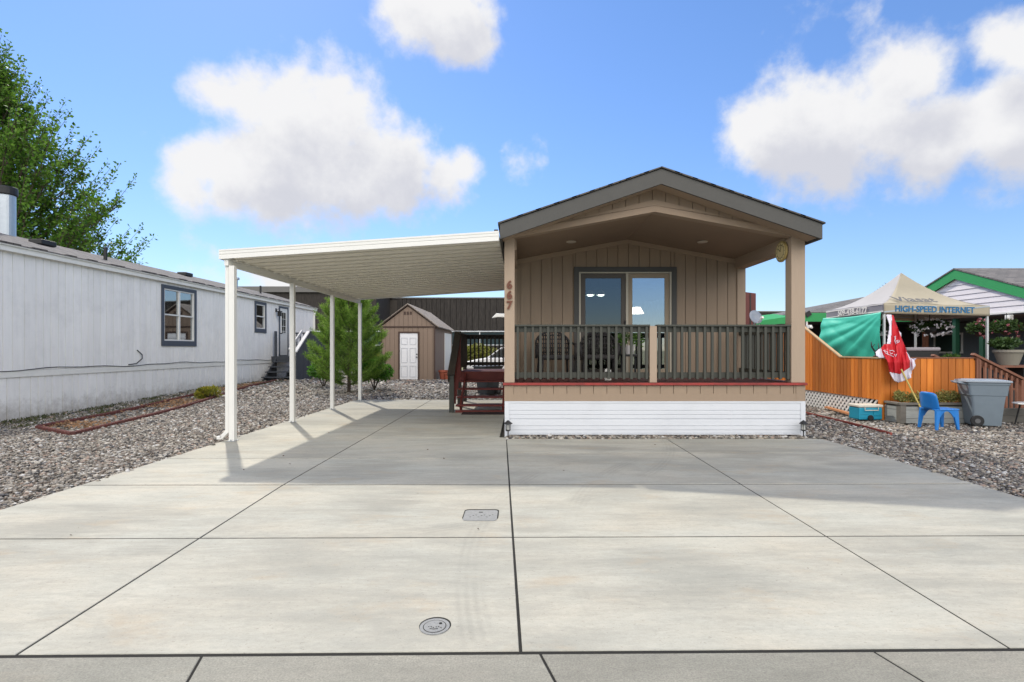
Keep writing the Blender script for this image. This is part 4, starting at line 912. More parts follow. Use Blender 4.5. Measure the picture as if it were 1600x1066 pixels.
# yellow green shrub by the bed
sh = empty('dwarf_shrub', (-8.1, 13.35, .03), 'small round yellow-green shrub in the bed beside the white home', 'shrub')
P, dd = blobpts((-8.1, 13.35, .17), (.33, .33, .25), 2600, lumps=14); V, F = leaves(P, .045, asp=.5, dirs=dd, jit=.6); npmesh('foliage', V, F, m_gy, sh)
mb = MB(); 
for k in range(7): a = k*.9; mb.tube([(-8.1, 13.35, 0), (-8.1+.2*math.cos(a), 13.35+.2*math.sin(a), .25)], [.015, .006], 5)
mb.build('stems', m_bark, sh)
# pine
def pine(x0, y0_, h, rad):
    r = empty('young_pine', (x0, y0_, .02), 'young green pine with upturned branches behind the carport posts', 'tree')
    mb = MB(); mb.tube([(x0, y0_, -.05), (x0+.01, y0_, h*.5), (x0-.02, y0_, h*.97)], [.06, .035, .012], 9)
    tips = []; z = .22
    while z < h*.96:
        f = 1-(z/h)**1.25; L0 = rad*(.30+.78*f)*(.85 if z < .4 else 1); nb = 6 if z < h*.7 else 5; a0_ = random.uniform(0, 6)
        for k in range(nb):
            a = a0_+2*math.pi*k/nb+random.uniform(-.25, .25); L_ = L0*random.uniform(.75, 1.1); rise = .25+.5*(z/h)
            pts = [Vector((x0, y0_, z))]
            for s_ in (.35, .7, 1.): pts.append(Vector((x0+math.cos(a)*L_*s_, y0_+math.sin(a)*L_*s_, z+L_*(rise*s_*s_+.05*s_))))
            mb.tube(pts, [.02, .014, .01, .006], 5)
            for s_ in np.linspace(.32, 1, 6):
                i = min(2, int(s_*3)); f_ = s_*3-i if s_ < 1 else 1; b_ = pts[i].lerp(pts[i+1], min(1, max(0, f_)))
                dr_ = (pts[i+1]-pts[i]).normalized()
                tips.append((b_, (dr_+Vector((0, 0, .5))).normalized(), 1))
                if s_ > .4:
                    for sg in (-1, 1):
                        sd_ = Vector((-math.sin(a), math.cos(a), 0))*sg; ln_ = L_*.3*random.uniform(.6, 1.2); e = b_+(sd_*.8+dr_*.6+Vector((0, 0, .45)))*ln_
                        mb.tube([b_, e], [.008, .004], 4); dd_ = (e-b_).normalized()
                        tips.append((b_.lerp(e, .5), dd_, 1)); tips.append((e, (dd_+Vector((0, 0, .4))).normalized(), 1))
        z += .28+.05*random.random()
    tips.append((Vector((x0, y0_, h*.97)), Vector((0, 0, 1)), 1))
    mb.build('trunk', m_bark, r)
    B = []; Dr = []
    for p, d_, s_ in tips:
        n_ = 56; t_ = rng.uniform(-.1, .10, n_)[:, None]; B.append(np.array(p)+np.array(d_)*t_); q = rng.normal(size=(n_, 3)); q /= np.linalg.norm(q, axis=1)[:, None]; Dr.append(q*.75+np.array(d_)*.75)
    B = np.concatenate(B); Dr = np.concatenate(Dr); V, F = leaves(B, .125, asp=.07, dirs=Dr, jit=.15); npmesh('foliage', V, F, leafmat('pine_needles', (.08, .19, .02), (.28, .42, .07), .42), r)
pine(-5.4, 16.2, 3.15, 1.12)
# deciduous shrub by the pine
m_bright = leafmat('leaf_bright', (.05, .16, .015), (.13, .3, .04), .45)
for (c, r_, n_, nm, lb_, ct) in [((-4.85, 17.1, .55), (.62, .5, .55), 2600, 'green_shrub', 'bright green leafy shrub to the right of the young pine', 'shrub'),
                             ((-6.9, 18.0, .5), (.55, .5, .5), 1500, 'green_shrub', 'bright yellow-green bush left of the young pine', 'shrub')]:
    s_ = empty(nm, (c[0], c[1], 0), lb_, ct); P, dd = blobpts(c, r_, n_, lumps=12); V, F = leaves(P, .085, asp=.6, dirs=dd, jit=.6); npmesh('foliage', V, F, m_bright, s_)
    mb = MB()
    for k in range(6): mb.tube([(c[0], c[1], -.02), (c[0]+.3*math.cos(k), c[1]+.3*math.sin(k), .7)], [.02, .008], 5)
    mb.build('stems', m_bark, s_)
# big tree
def bigtree(x0, y0_, h, label, prof, nb, lsize, seed=3):
    random.seed(seed); r = empty('tall_tree', (x0, y0_, 0), label, 'tree')
    mb = MB(); mb.tube([(x0, y0_, -.1), (x0+.1, y0_, h*.3), (x0-.1, y0_+.1, h*.6), (x0+.15, y0_, h*.97)], [.32, .22, .12, .02], 12)
    P = []; Dr = []
    def twig(p, d_, L_, dens):
        n_ = max(3, int(L_*dens)); e = p+d_*L_; mb.tube([p, e], [.012, .005], 4, cap=False)
        t_ = rng.uniform(.05, 1.05, n_)[:, None]; q = rng.normal(size=(n_, 3))*np.array([1, 1, 1]); q /= np.linalg.norm(q, axis=1)[:, None]
        P.append(np.array(p)+np.array(d_*L_)*t_+q*.07); Dr.append(q+np.array(d_)*.6)
    for k in range(nb):
        t_ = (k+.5)/nb; zc = h*(.17+.8*t_); a = k*2.39996+random.uniform(-.3, .3)
        rad = np.interp((zc+.0)/h, [p[0] for p in prof], [p[1] for p in prof])*random.uniform(.8, 1.08)
        el = .55+.45*t_; L_ = rad/math.cos(el)*.95; base = Vector((x0, y0_, max(h*.12, zc-math.sin(el)*L_*.75)))
        dr_ = Vector((math.cos(a)*math.cos(el), math.sin(a)*math.cos(el), math.sin(el)))
        mid = base+dr_*L_*.5+Vector((0, 0, -.08*L_)); end = base+dr_*L_
        pts = [base, mid, end]; mb.tube(pts, [.06+.03*(1-t_), .035, .01], 6)
        m_ = int(7+L_*2.6)
        for i in range(m_):
            s_ = random.uniform(.2, 1); b_ = base.lerp(mid, s_*2) if s_ < .5 else mid.lerp(end, s_*2-1)
            dd_ = (dr_*.55+Vector((random.gauss(0, .5), random.gauss(0, .5), random.uniform(.1, .9)))).normalized(); l2 = random.uniform(.5, 1.25)*(1.15-.45*s_)
            twig(b_, dd_, l2, 22)
            for _ in range(2): bb = b_+dd_*l2*random.uniform(.2, .9); twig(bb, (dd_+Vector((random.gauss(0, .7), random.gauss(0, .7), random.uniform(-.2, .5)))).normalized(), l2*.5, 22)
        twig(end-dr_*.3, (dr_+Vector((0, 0, .6))).normalized(), random.uniform(1.3, 2.3), 20)
        for _ in range(2): twig(mid.lerp(end, random.uniform(.3, .9)), (dr_+Vector((random.gauss(0, .2), random.gauss(0, .2), random.uniform(.4, 1.2)))).normalized(), random.uniform(1.1, 2.0), 18)
    mb.build('trunk', m_bark, r); P = np.concatenate(P); Dr = np.concatenate(Dr)
    V, F = leaves(P, lsize, asp=.62, dirs=Dr, jit=.45); npmesh('crown', V, F, leafmat('tree_leaf', (.045, .125, .012), (.15, .28, .032), .42), r); return len(P)
print('leaves', bigtree(-21.5, 20.5, 12.7, 'tall leafy tree with upswept shoots rising behind the white mobile home', [(0, 4.2), (.3, 4.9), (.45, 4.7), (.6, 3.7), (.75, 2.2), (.88, 1.1), (1, .2)], 175, .13))
random.seed(21)

# ================================================================ BACKGROUND LEFT
m_dark = M('dark_cladding', (.014, .012, .011), .85, .3, 2.2, .6, stretch=(8, 8, .8), col2=(.05, .043, .038), bscale=8)
m_cap = M('grey_cap', (.16, .155, .15), .8, .1, 3, .1)
A = empty('dark_warehouse', (-16, 47, 0), 'long dark brown clad building with a grey roof strip behind the white home', 'building')
mb = MB(); mb.box(-34, 45, -.1, -12.6, 60, 6.35); mb.build('wall', m_dark, A); MB().box(-34.2, 44.8, 6.35, -12.4, 60.2, 6.85).build('parapet', m_cap, A)
B_ = empty('dark_hall', (-2, 52, 0), 'dark ribbed windowless hall behind the shed and tan house', 'building')
mb = MB(); mb.siding(-14, 20, .5, lambda u: 0, lambda u: 6.35, 0, .1, gap=.03, jit=.2); mb = MB(FR(50)).siding(-14, 20, .5, lambda u: -.1, lambda u: 6.3-(.0 if u < 5 else (u-5)*.05), 0, .12, gap=.04, jit=.3); mb.build('cladding', m_dark, B_)
MB().box(-14, 50.02, -.1, 30, 62, 5.0).build('wall', m_dark, B_); MB(FR(50)).prism([(-14, 6.3), (5, 6.3), (20, 5.55), (20, 5.65), (5, 6.4), (-14, 6.4)], -.2, .2).build('coping', m_cap, B_)
MB().box(-14, 50.01, 4.9, 5, 61.9, 6.28).build('wall', m_dark, B_)
MB(FR(49.8)).box(-13.6, -.1, 0, -11.9, 6.1, .05).build('door_panel', M('dark_panel', (.06, .05, .042), .8, .2, 2, .2), B_)
C_ = empty('dark_fence', (28, 45, 0), 'dark timber wall beyond the green-roofed annex', 'wall')
mb = MB(FR(45)).siding(20.2, 40, .3, lambda u: -.1, lambda u: 4.6, 0, .05, gap=.02, jit=.2); mb.build('boards', m_dark, C_); MB().box(20.2, 45.01, 0, 40, 45.2, 4.6).build('backing', m_dark, C_); MB().box(20.1, 44.9, 4.6, 40.1, 45.3, 4.7).build('cap', m_cap, C_)
m_pipe = M('fence_pipe', (.5, .52, .52), .5, .1, 5, .05); m_scr = M('screen_green', (.025, .045, .05), .9, .1, 10, .2)
G_ = empty('screened_fence', (-8, 32, 0), 'pipe fence with dark green privacy screen behind the pine', 'fence')
mb = MB(); mb.tube([(-16, 32, 2.45), (0, 32, 2.45)], .04, 8); mb.tube([(-16, 32, 1.6), (0, 32, 1.6)], .035, 8); mb.build('rail', m_pipe, G_)
for k in range(7): MB().tube([(-15+2.5*k, 32.02, -.1), (-15+2.5*k, 32.02, 2.5)], .04, 8).build('post', m_pipe, G_)
MB().box(-16, 32.05, 1.62, 0, 32.06, 2.43).build('screen', m_scr, G_)
# hedges behind the shed
m_hedge = leafmat('hedge_olive', (.10, .13, .02), (.28, .27, .06), .4)
for i, (c, r_, n_, lb_) in enumerate([((-2.4, 30.5, .8), (1.5, 1., 1.0), 4200, 'yellow-green bush seen between the balusters behind the red steps'), ((-7.6, 29.5, .55), (2.4, .8, .75), 4500, 'low yellow-green hedge behind the young pine'),
                                     ((-12.4, 29, .5), (1.3, .7, .7), 1800, 'weedy green clump behind the dark slate landing')]):
    s_ = empty('hedge_bush', (c[0], c[1], 0), lb_, 'bush'); P, dd = blobpts(c, r_, n_, lumps=16); V, F = leaves(P, .13, asp=.6, dirs=dd, jit=.6); npmesh('foliage', V, F, m_hedge, s_)
    mb = MB()
    for k in range(5): mb.tube([(c[0], c[1], -.1), (c[0]+.5*math.cos(k), c[1]+.3*math.sin(k), c[2]+.3)], [.03, .01], 5)
    mb.build('stems', m_bark, s_)
# parked car (nose to the left) behind the steps
CR = empty('parked_car', (-.6, 26.5, 0), 'white parked car partly hidden behind the dark stair rail', 'car')
m_car = M('car_white', (.72, .72, .72), .25, .02, 3, 0, spec=.6); 
def carbody(x0, y0_, y1_):
    prof = [(0, .35), (.02, .62), (.12, .74), (.7, .86), (1.15, .92), (3.9, .95), (4.3, .9), (4.42, .7), (4.45, .35)]
    mb = MB(); mb.prism([(x0+a, b) for a, b in prof], y0_, y1_, ax=1); mb.build('body', m_car, CR, bevel=.06)
    cab = [(1.15, .93), (1.85, 1.4), (3.3, 1.43), (3.95, .96)]
    mb = MB(); mb.prism([(x0+a, b) for a, b in cab], y0_+.14, y1_-.14, ax=1); mb.build('windows', M('car_glass', (.02, .025, .03), .1, .05, 3, 0, spec=.8), CR, bevel=.04)
    mb = MB(); mb.prism([(x0+1.8, 1.39), (x0+3.35, 1.43), (x0+3.3, 1.47), (x0+1.9, 1.45)], y0_+.13, y1_-.13, ax=1)
    for yy in (y0_+.12, y1_-.17): mb.bar((x0+1.15, yy+.02, .93), (x0+1.85, yy+.02, 1.42), .05, .05); mb.bar((x0+3.35, yy+.02, 1.43), (x0+3.95, yy+.02, .95), .05, .06)
    mb.build('roof', m_car, CR, bevel=.02)
    for a in (.85, 3.6):
        for yy, s in ((y0_, -1), (y1_, 1)):
            w = MB((Vector((x0+a, yy+s*.01, .32)), X, Z, Vector((0, s, 0)))); disc(w, .32, -.2, .0, 24); w = w.build('wheel', m_black, CR, bevel=.03); disc(MB((Vector((x0+a, yy+s*.01, .32)), X, Z, Vector((0, s, 0)))), .19, .001, .015, 18).build('rim', m_galv, w)
    for yy in (y0_+.12, y1_-.42): MB().box(x0-.015, yy, .55, x0+.06, yy+.3, .68).build('headlight', M('headlight', (.6, .62, .65), .1, .02, 3, 0), CR, bevel=.02)
    mb = MB(); mb.box(x0-.02, y0_+.5, .4, x0+.03, y1_-.5, .52); mb.build('grille', m_black, CR)
carbody(-2.75, 25.6, 27.3)
# shed
SHD = empty('garden_shed', (-4.9, 24, 0), 'tan wooden garden shed with brown trim and white door behind the carport', 'shed')
sy = 22.5; a_, b_, ze, za = -6.1, -3.72, 2.33, 3.24; am = (a_+b_)/2
def sz(u): return ze+(za-ze)*(1-abs(u-am)/((b_-a_)/2))
mb = MB(FR(sy)); dxa, dxb, dzt = -5.33, -4.41, 2.12
mb.siding(a_, dxa+.03, .2, lambda u: 0, lambda u: ze, -.02, 0, gap=.012); mb.siding(dxb-.03, b_, .2, lambda u: 0, lambda u: ze, -.02, 0, gap=.012); mb.siding(dxa+.03, dxb-.03, .2, lambda u: dzt-.03, lambda u: ze, -.02, 0, gap=.012)
mb.siding(a_, b_, .2, lambda u: ze, sz, -.02, 0, gap=.012, breaks=(am,)); mb.box(a_, 0, -.05, dxa+.03, ze, -.02); mb.box(dxb-.03, 0, -.05, b_, ze, -.02); mb.box(a_, dzt-.03, -.05, b_, ze, -.021); mb.prism([(a_, ze), (b_, ze), (am, za)], -.05, -.022)
m_shedw = M('shed_tan', (.215, .158, .118), .75, .06, 3, .2, island=.03, stretch=(6, 6, .6))
mb.build('front_wall', m_shedw, SHD)
m_brn = M('shed_brown_trim', (.06, .035, .025), .65, .1, 5, .1)
mb = MB(FR(sy)); mb.box(a_-.02, ze-.03, .002, b_+.02, ze+.03, .03); mb.box(b_-.06, 0, .001, b_+.01, ze-.03, .028); mb.box(a_-.01, 0, .001, a_+.05, ze-.03, .028)
mb.framerect(dxa-.005, .0, dxb+.005, dzt, .07, .001, .03, tb=.02)
mb.prism([(a_-.16, ze-.07), (am, za+.03), (b_+.16, ze-.07), (b_+.16, ze-.0), (am, za+.1), (a_-.16, ze-.0)], .03, .06); mb.build('trim', m_brn, SHD)
mb = MB(FR(sy)); mb.box(dxa+.066, .02, -.03, dxb-.066, dzt-.066, .004)
dd0 = mb.build('door', M('white_door', (.7, .71, .73), .5, .03, 3, .03), SHD)
mb = MB(FR(sy)); 
for (p, q) in ((.12, .42), (.50, .8)):
    for (r_, s_) in ((.12, .62), (.75, 1.4), (1.55, 1.85)): mb.framerect(dxa+p, r_, dxa+q-.02, s_, .022, .0045, .016)
mb.build('panel_moulding', M('white_door_shade', (.5, .52, .55), .5, .03, 3, .03), dd0)  # moulding coloured darker to stand in for its relief shading
mb = MB(FR(sy)); mb.box(dxb-.13, .98, .005, dxb-.09, 1.02, .05); mb.box(dxb-.13, 1.1, .005, dxb-.09, 1.15, .03); mb.build('handle', m_black, dd0)
mb = MB(FR(sy)); 
for k in (-1, 0, 1): mb.box(am-.05+k*.13, 2.86, .001, am+.04+k*.13, 3.0, .012)
mb.build('gable_vent', m_brn, SHD)
mb = MB((Vector((b_, 0, 0)), Y, Z, X)); mb.siding(sy, 28.2, .2, lambda u: 0, lambda u: ze, -.03, 0, gap=.012); mb.box(sy, 0, -.06, 28.2, ze, -.03); mb.build('side_wall', m_shedw, SHD)
MB().box(a_, sy+.06, 0, a_+.05, 28.2, ze).build('side_wall', m_shedw, SHD); MB().box(a_+.05, 28.15, 0, b_-.07, 28.2, ze).build('rear_wall', m_shedw, SHD)
MB((Vector((b_, 0, 0)), Y, Z, X)).box(25.3, .05, .002, 27.6, 2.15, .03).build('side_door', m_white, SHD)
for s, nm in ((0, 'l'), (1, 'r')):
    ex = a_-.16 if s == 0 else b_+.16; mb = MB(); pts = [(ex, ze-.02), (am, za+.08), (am, za+.12), (ex, ze+.02)]; mb.prism(pts, sy-.09, 28.3, ax=1); mb.build('roof', m_shing3, SHD)
# terracotta pots beside the shed
for i, (x, y, s_, lb_) in enumerate([(-3.42, 22.9, 1., 'larger terracotta pot beside the right wall of the tan shed'), (-3.2, 22.75, .72, 'smaller terracotta pot in front of the larger one by the shed')]):
    p_ = empty('terracotta_pot', (x, y, 0), lb_, 'pot', 'terracotta pots by the shed'); MB().lathe([(.13*s_, 0), (.19*s_, .33*s_), (.22*s_, .34*s_), (.22*s_, .42*s_), (.18*s_, .42*s_), (.17*s_, .36*s_)], (x, y, -.01), 18).build('pot', m_terr, p_)
    MB().lathe([(.17*s_, .37*s_), (.05*s_, .4*s_)], (x, y, 0), 14).build('soil', m_earth, p_)
# street lamp behind the house post
SL = empty('area_light', (-.05, 22, 0), 'white area light arm seen between the carport roof and the house post', 'lamp')
MB().tube([(-.05, 22, 0), (-.05, 22, 2.75)], .05, 10).build('pole', m_pipe, SL)
MB().prism([(-1.2, 2.68), (-1.0, 2.88), (-.05, 2.84), (-.05, 2.70), (-.95, 2.72)], 21.9, 22.1, ax=1).build('lamp_head', m_white, SL, bevel=.02)

# ================================================================ RIGHT SIDE
# ---- cedar fence with lattice
FN = empty('cedar_fence', (6.87, 11, 0), 'orange stained cedar board fence with white lattice skirt at the right', 'fence')
FX = 6.87
RF = (Vector((FX, 0, 0)), Y, Z, -X)
def ftop(u):
    if u < 11.0: return 1.165
    if u < 12.6: return 1.165+.6*smoothf((u-10.9)/2.2)/smoothf(1.7/2.2)*1.0
    return 1.77
def ftop(u): return 1.165 if u < 10.95 else min(1.95, 1.165+(u-10.95)*.49)
mb = MB(RF); mb.siding(9.79, 17.5, .115, lambda u: .375, ftop, 0, .022, gap=.014, jit=.12); 
brd = mb.build('board_panel', m_fence, FN)
MB(RF).siding(9.79, 17.5, .14, lambda u: .38, lambda u: ftop(u)-.01, -.02, -.004, gap=.0).build('backing', m_brownw, FN)
mb = MB(RF); mb.prism([(9.75, 1.168), (10.95, 1.168), (12.55, 1.955), (17.5, 1.955), (17.5, 1.98), (12.54, 1.98), (10.94, 1.192), (9.75, 1.192)], -.03, .035); mb.build('cap', m_fcap, FN)
mb = MB(FR(9.75)); mb.siding(6.9, 8.66, .135, lambda u: .05, lambda u: 1.165, 0, .02, gap=.012, jit=.1); mb.build('board_panel', m_fence, FN)
MB(FR(9.75)).box(6.9, .06, -.02, 8.66, 1.15, -.004).build('backing', m_brownw, FN)
MB(FR(9.75)).box(6.9, 1.168, -.03, 8.68, 1.19, .03).build('cap', m_brownw, FN)
MB().box(FX-.022, 9.7, .0, FX+.04, 9.785, 1.165).build('corner_post', m_fence, FN)
# lattice
mb = MB((Vector((FX+.01, 0, 0)), Y, Z, -X)); lz0, lz1 = .0, .375
st_ = .075
u = 9.6-.4
while u < 17.5:
    for dg_ in (1, -1):
        p = (u, lz0) if dg_ == 1 else (u+.375, lz0); q = (u+.375, lz1) if dg_ == 1 else (u, lz1)
        if min(p[0], q[0]) < 9.79: continue
        mb.bar((p[0], p[1], .004*dg_), (q[0], q[1], .004*dg_), .006, .036, up=(1, 0, 0)) if False else mb.prism([(p[0]-.031, p[1]), (p[0]+.031, p[1]), (q[0]+.031, q[1]), (q[0]-.031, q[1])], .001 if dg_ == 1 else .009, .007 if dg_ == 1 else .015)
    u += .125
mb.build('lattice', M('lattice_white', (.78, .77, .74), .6, .05, 6, .05), FN)
MB().box(FX+.3, 9.9, -.05, FX+.35, 17.5, .36).build('skirt_board', m_black, FN)
# plank on the gravel
pk = MB().bar((6.55, 9.95, .05), (6.80, 11.35, .06), .09, .035).build('loose_plank', M('plank_orange', (.5, .22, .09), .8, .2, 6, .2)); tag(pk, 'orange wooden plank lying on the gravel against the lattice', 'plank')
# cooler
CO = empty('cooler', (6.6, 9.72, 0), 'turquoise wheeled cooler with pale lid at the corner of the cedar fence', 'cooler')
m_teal = M('cooler_teal', (.015, .27, .40), .45, .06, 6, .03); m_lidc = M('cooler_lid', (.6, .57, .48), .5, .06, 6, .03, dirt=.2)
c0 = Vector((6.34, 9.72, .0)); ud = Vector((1, .05, 0)).normalized(); CF = (c0, ud, Z, Vector((.05, -1, 0)).normalized())
MB(CF).box(0, .02, -.14, .46, .25, .14).build('body', m_teal, CO, bevel=.02)
MB(CF).box(-.01, .252, -.15, .47, .30, .15).build('lid', m_lidc, CO, bevel=.012)
mb = MB(CF); mb.box(.28, .10, .141, .42, .2, .15); mb.box(.03, .06, .141, .2, .075, .147); mb.box(.03, .12, .141, .2, .13, .147); mb.build('moulding', m_teal, CO, bevel=.003)
mb = MB(CF); mb.tube([(.1, .28, .16), (.1, .2, .17), (.36, .2, .17), (.36, .28, .16)], .009, 6); mb.build('handle', m_lidc, CO)
for s in (.13, -.17):
    o_ = c0+ud*.22+CF[3]*s+Vector((0, 0, .055)); disc(MB((o_, ud, Z, CF[3])), .055, 0, .035, 18).build('wheel', m_black, CO, bevel=.006)
# raised planter
PL = empty('raised_planter', (7.6, 9.5, 0), 'long weathered grey wooden planter full of yellow-green succulents below the cedar fence', 'planter')
mb = MB(); px0, px1, py0, py1 = 6.9, 8.35, 9.28, 9.68
for (za_, zb_) in ((.0, .085), (.09, .235), (.24, .30)): mb.box(px0+.1, py0, za_, px1, py0+.03, zb_); mb.box(px0, py0+.1, za_, px0+.03, py1, zb_)
mb.build('boards', M('planter_grey_boards', (.30, .31, .29), .85, .15, 5, .25, island=.1, stretch=(1, 3, 4)), PL)
MB().box(px0-.005, py0-.008, 0, px0+.1, py0+.095, .33).build('corner_post', m_greyw, PL, bevel=.003); MB().box(px1, py0-.008, 0, px1+.08, py0+.09, .33).build('corner_post', m_greyw, PL, bevel=.003)
mb = MB(); mb.box(px0-.02, py0-.02, .331, px1+.09, py0+.05, .372); mb.box(px0-.02, py0+.05, .331, px0+.06, py1, .372); mb.build('top_rail', m_greyw, PL, bevel=.003)
MB().box(px0+.03, py0+.03, .0, px1, py1, .33).build('soil', m_earth, PL)
P, dd = [], []
for k in range(14):
    c = (px0+.1+(px1-px0-.15)*k/13+random.uniform(-.04, .04), py0+.2+random.uniform(-.06, .1), .42); p_, d_ = blobpts(c, (.11, .12, random.uniform(.12, .2)), 300, lumps=6); P.append(p_); dd.append(d_)
V, F = leaves(np.concatenate(P), .034, asp=.55, dirs=np.concatenate(dd), jit=.5); npmesh('succulents', V, F, leafmat('succulent', (.14, .17, .04), (.45, .40, .14), .25), PL)
# blue chair
BC = empty('plastic_chair', (6.95, 8.55, 0), 'small blue plastic chair on the gravel in front of the planter', 'chair')
m_blue = M('blue_plastic', (.01, .17, .52), .35, .04, 5, .02, spec=.6)
th = math.radians(4); cu = Vector((math.cos(th), math.sin(th), 0)); cw = Vector((-math.sin(th), math.cos(th), 0)); CB = Vector((7.09, 8.66, 0))
KF = (CB, cu, cw, Z)  # u forward (seat front), v sideways, w up
MB(KF).prism([(-.2, -.18), (.22, -.16), (.24, -.12), (.24, .12), (.22, .16), (-.2, .18)], .325, .345).build('seat', m_blue, BC, bevel=.008)
def legp(u0_, v0_, u1_, v1_, w0=.07, w1=.032, nm='leg', top=.33):
    mb = MB(KF); a = [(u0_-w0/2, v0_-.02), (u0_+w0/2, v0_-.02), (u0_+w0/2, v0_+.02), (u0_-w0/2, v0_+.02)]; b = [(u1_-w1/2, v1_-.016), (u1_+w1/2, v1_-.016), (u1_+w1/2, v1_+.016), (u1_-w1/2, v1_+.016)]
    mb.add([(p[0], p[1], top) for p in a]+[(p[0], p[1], 0) for p in b], [(0,1,2,3),(7,6,5,4),(0,4,5,1),(1,5,6,2),(2,6,7,3),(3,7,4,0)]); mb.build(nm, m_blue, BC, bevel=.005)
for s in (-1, 1): legp(.16, s*.13, .20, s*.15, .10, .035); legp(-.16, s*.15, -.20, s*.17, .085, .038)
for (a, b, c, d_) in ((.12, -.155, .0, .0),):
    pass
# arches between legs (side aprons)
mb = MB(KF)
for s in (-1, 1):
    pts = []
    for k in range(11): t_ = k/10; pts.append((-.13+.25*t_, .325-.11*(2*t_-1)**2*1.0))
    poly = [(-.16, .33), (.18, .33)] + [(p[0], p[1]-.015) for p in reversed(pts)]
    vv = [(p[0], s*.15-.008, p[1]) for p in poly]+[(p[0], s*.15+.008, p[1]) for p in poly]; n_ = len(poly)
    mb.add(vv, [tuple(range(n_)), tuple(range(2*n_-1, n_-1, -1))]+[(i, (i+1) % n_, (i+1) % n_+n_, i+n_) for i in range(n_)])
mb.build('apron', m_blue, BC)
# curved backrest
mb = MB(KF); nu, nv = 15, 9; vs = []
for j in range(nv):
    t_ = j/(nv-1); z = .335+.29*t_; wd = .175*(1-.12*t_**3)*(1 if t_ < .85 else 1-.22*((t_-.85)/.15)**2)
    for i in range(nu):
        s_ = -1+2*i/(nu-1); vs.append((-.2-.06*t_+.055*abs(s_)**2.2, wd*s_, z if t_ < 1 else z-.018*abs(s_)**4))
mb.add(vs, [(j*nu+i, j*nu+i+1, (j+1)*nu+i+1, (j+1)*nu+i) for j in range(nv-1) for i in range(nu-1)]); o_ = mb.build('backrest', m_blue, BC, smooth=True, solid=.016)
# stairs of the neighbour's deck
ST = empty('deck_stairs', (9.1, 9.8, 0), 'brown wooden stair with sloping handrail behind the blue-grey bin', 'stairs')
mb = MB(); mb.bar((8.6, 9.72, 1.25), (9.62, 9.72, .74), .09, .04); mb.build('handrail', m_brownw, ST)
mb = MB(); mb.bar((8.64, 9.745, 1.17), (9.58, 9.745, .70), .03, .07)
for k in range(9):
    x = 8.72+.1*k; mb.box(x-.018, 9.69, .35-.03*k, x+.018, 9.725, 1.19-.5*(x-8.62)); 
mb.build('balusters', m_brownw, ST); MB().box(9.49, 9.68, 0, 9.58, 9.77, .76).build('post', m_brownw, ST); MB().box(8.66, 9.70, 0, 8.74, 9.78, 1.2).build('post', m_brownw, ST)
for k in range(3): MB().box(8.76+.27*k, 9.79, .42-.17*k, 9.05+.27*k, 10.9, .46-.17*k).build('tread', m_brownw, ST)
mb = MB(); mb.bar((8.75, 10.85, 1.22), (9.62, 10.85, .78), .09, .04); mb.build('handrail', m_brownw, ST); MB().box(9.5, 10.8, 0, 9.58, 10.88, .78).build('post', m_brownw, ST)
# deck platform
DK = empty('neighbour_deck', (10, 13, 0), 'raised timber deck platform behind the cedar fence under the pop-up canopy', 'deck')
mb = MB()
for k in range(28): mb.box(6.98, 9.85+.2*k, .46, 8.7 if k < 6 else 14.3, 10.04+.2*k, .5)
mb.build('boards', m_brownw, DK); MB().box(6.98, 9.86, .2, 8.7, 15.4, .455).build('frame', m_black, DK); MB().box(8.71, 11.02, .0, 14.3, 15.4, .455).build('frame', m_black, DK)
# foreground side table and timber step
TB = empty('side_table', (9.2, 9.0, 0), 'edge of a pale round low table at the right beside the bin', 'table')
MB().lathe([(.02, .36), (.30, .365), (.31, .375), (.30, .385), (.02, .387)], (9.12, 9.05, 0), 26).build('tabletop', M('table_pale', (.5, .52, .5), .4, .05, 6, .02), TB)
for k in range(3): a = k*2.09+.5; MB().tube([(9.12+.2*math.cos(a), 9.05+.2*math.sin(a), .36), (9.12+.27*math.cos(a), 9.05+.27*math.sin(a), 0)], .012, 6).build('leg', m_black, TB)
TBX = empty('timber_box', (9.2, 9.45, 0), 'dark weathered timber box behind the pale round table', 'planter box')
mb = MB(); 
for z in (0, .13): mb.box(8.75, 9.42, z, 10.4, 9.46, z+.125); mb.box(8.75, 9.46, z, 8.79, 9.66, z+.125)
mb.build('boards', m_greyw, TBX); MB().box(8.8, 9.47, .0, 10.4, 9.66, .2).build('soil', m_earth, TBX)

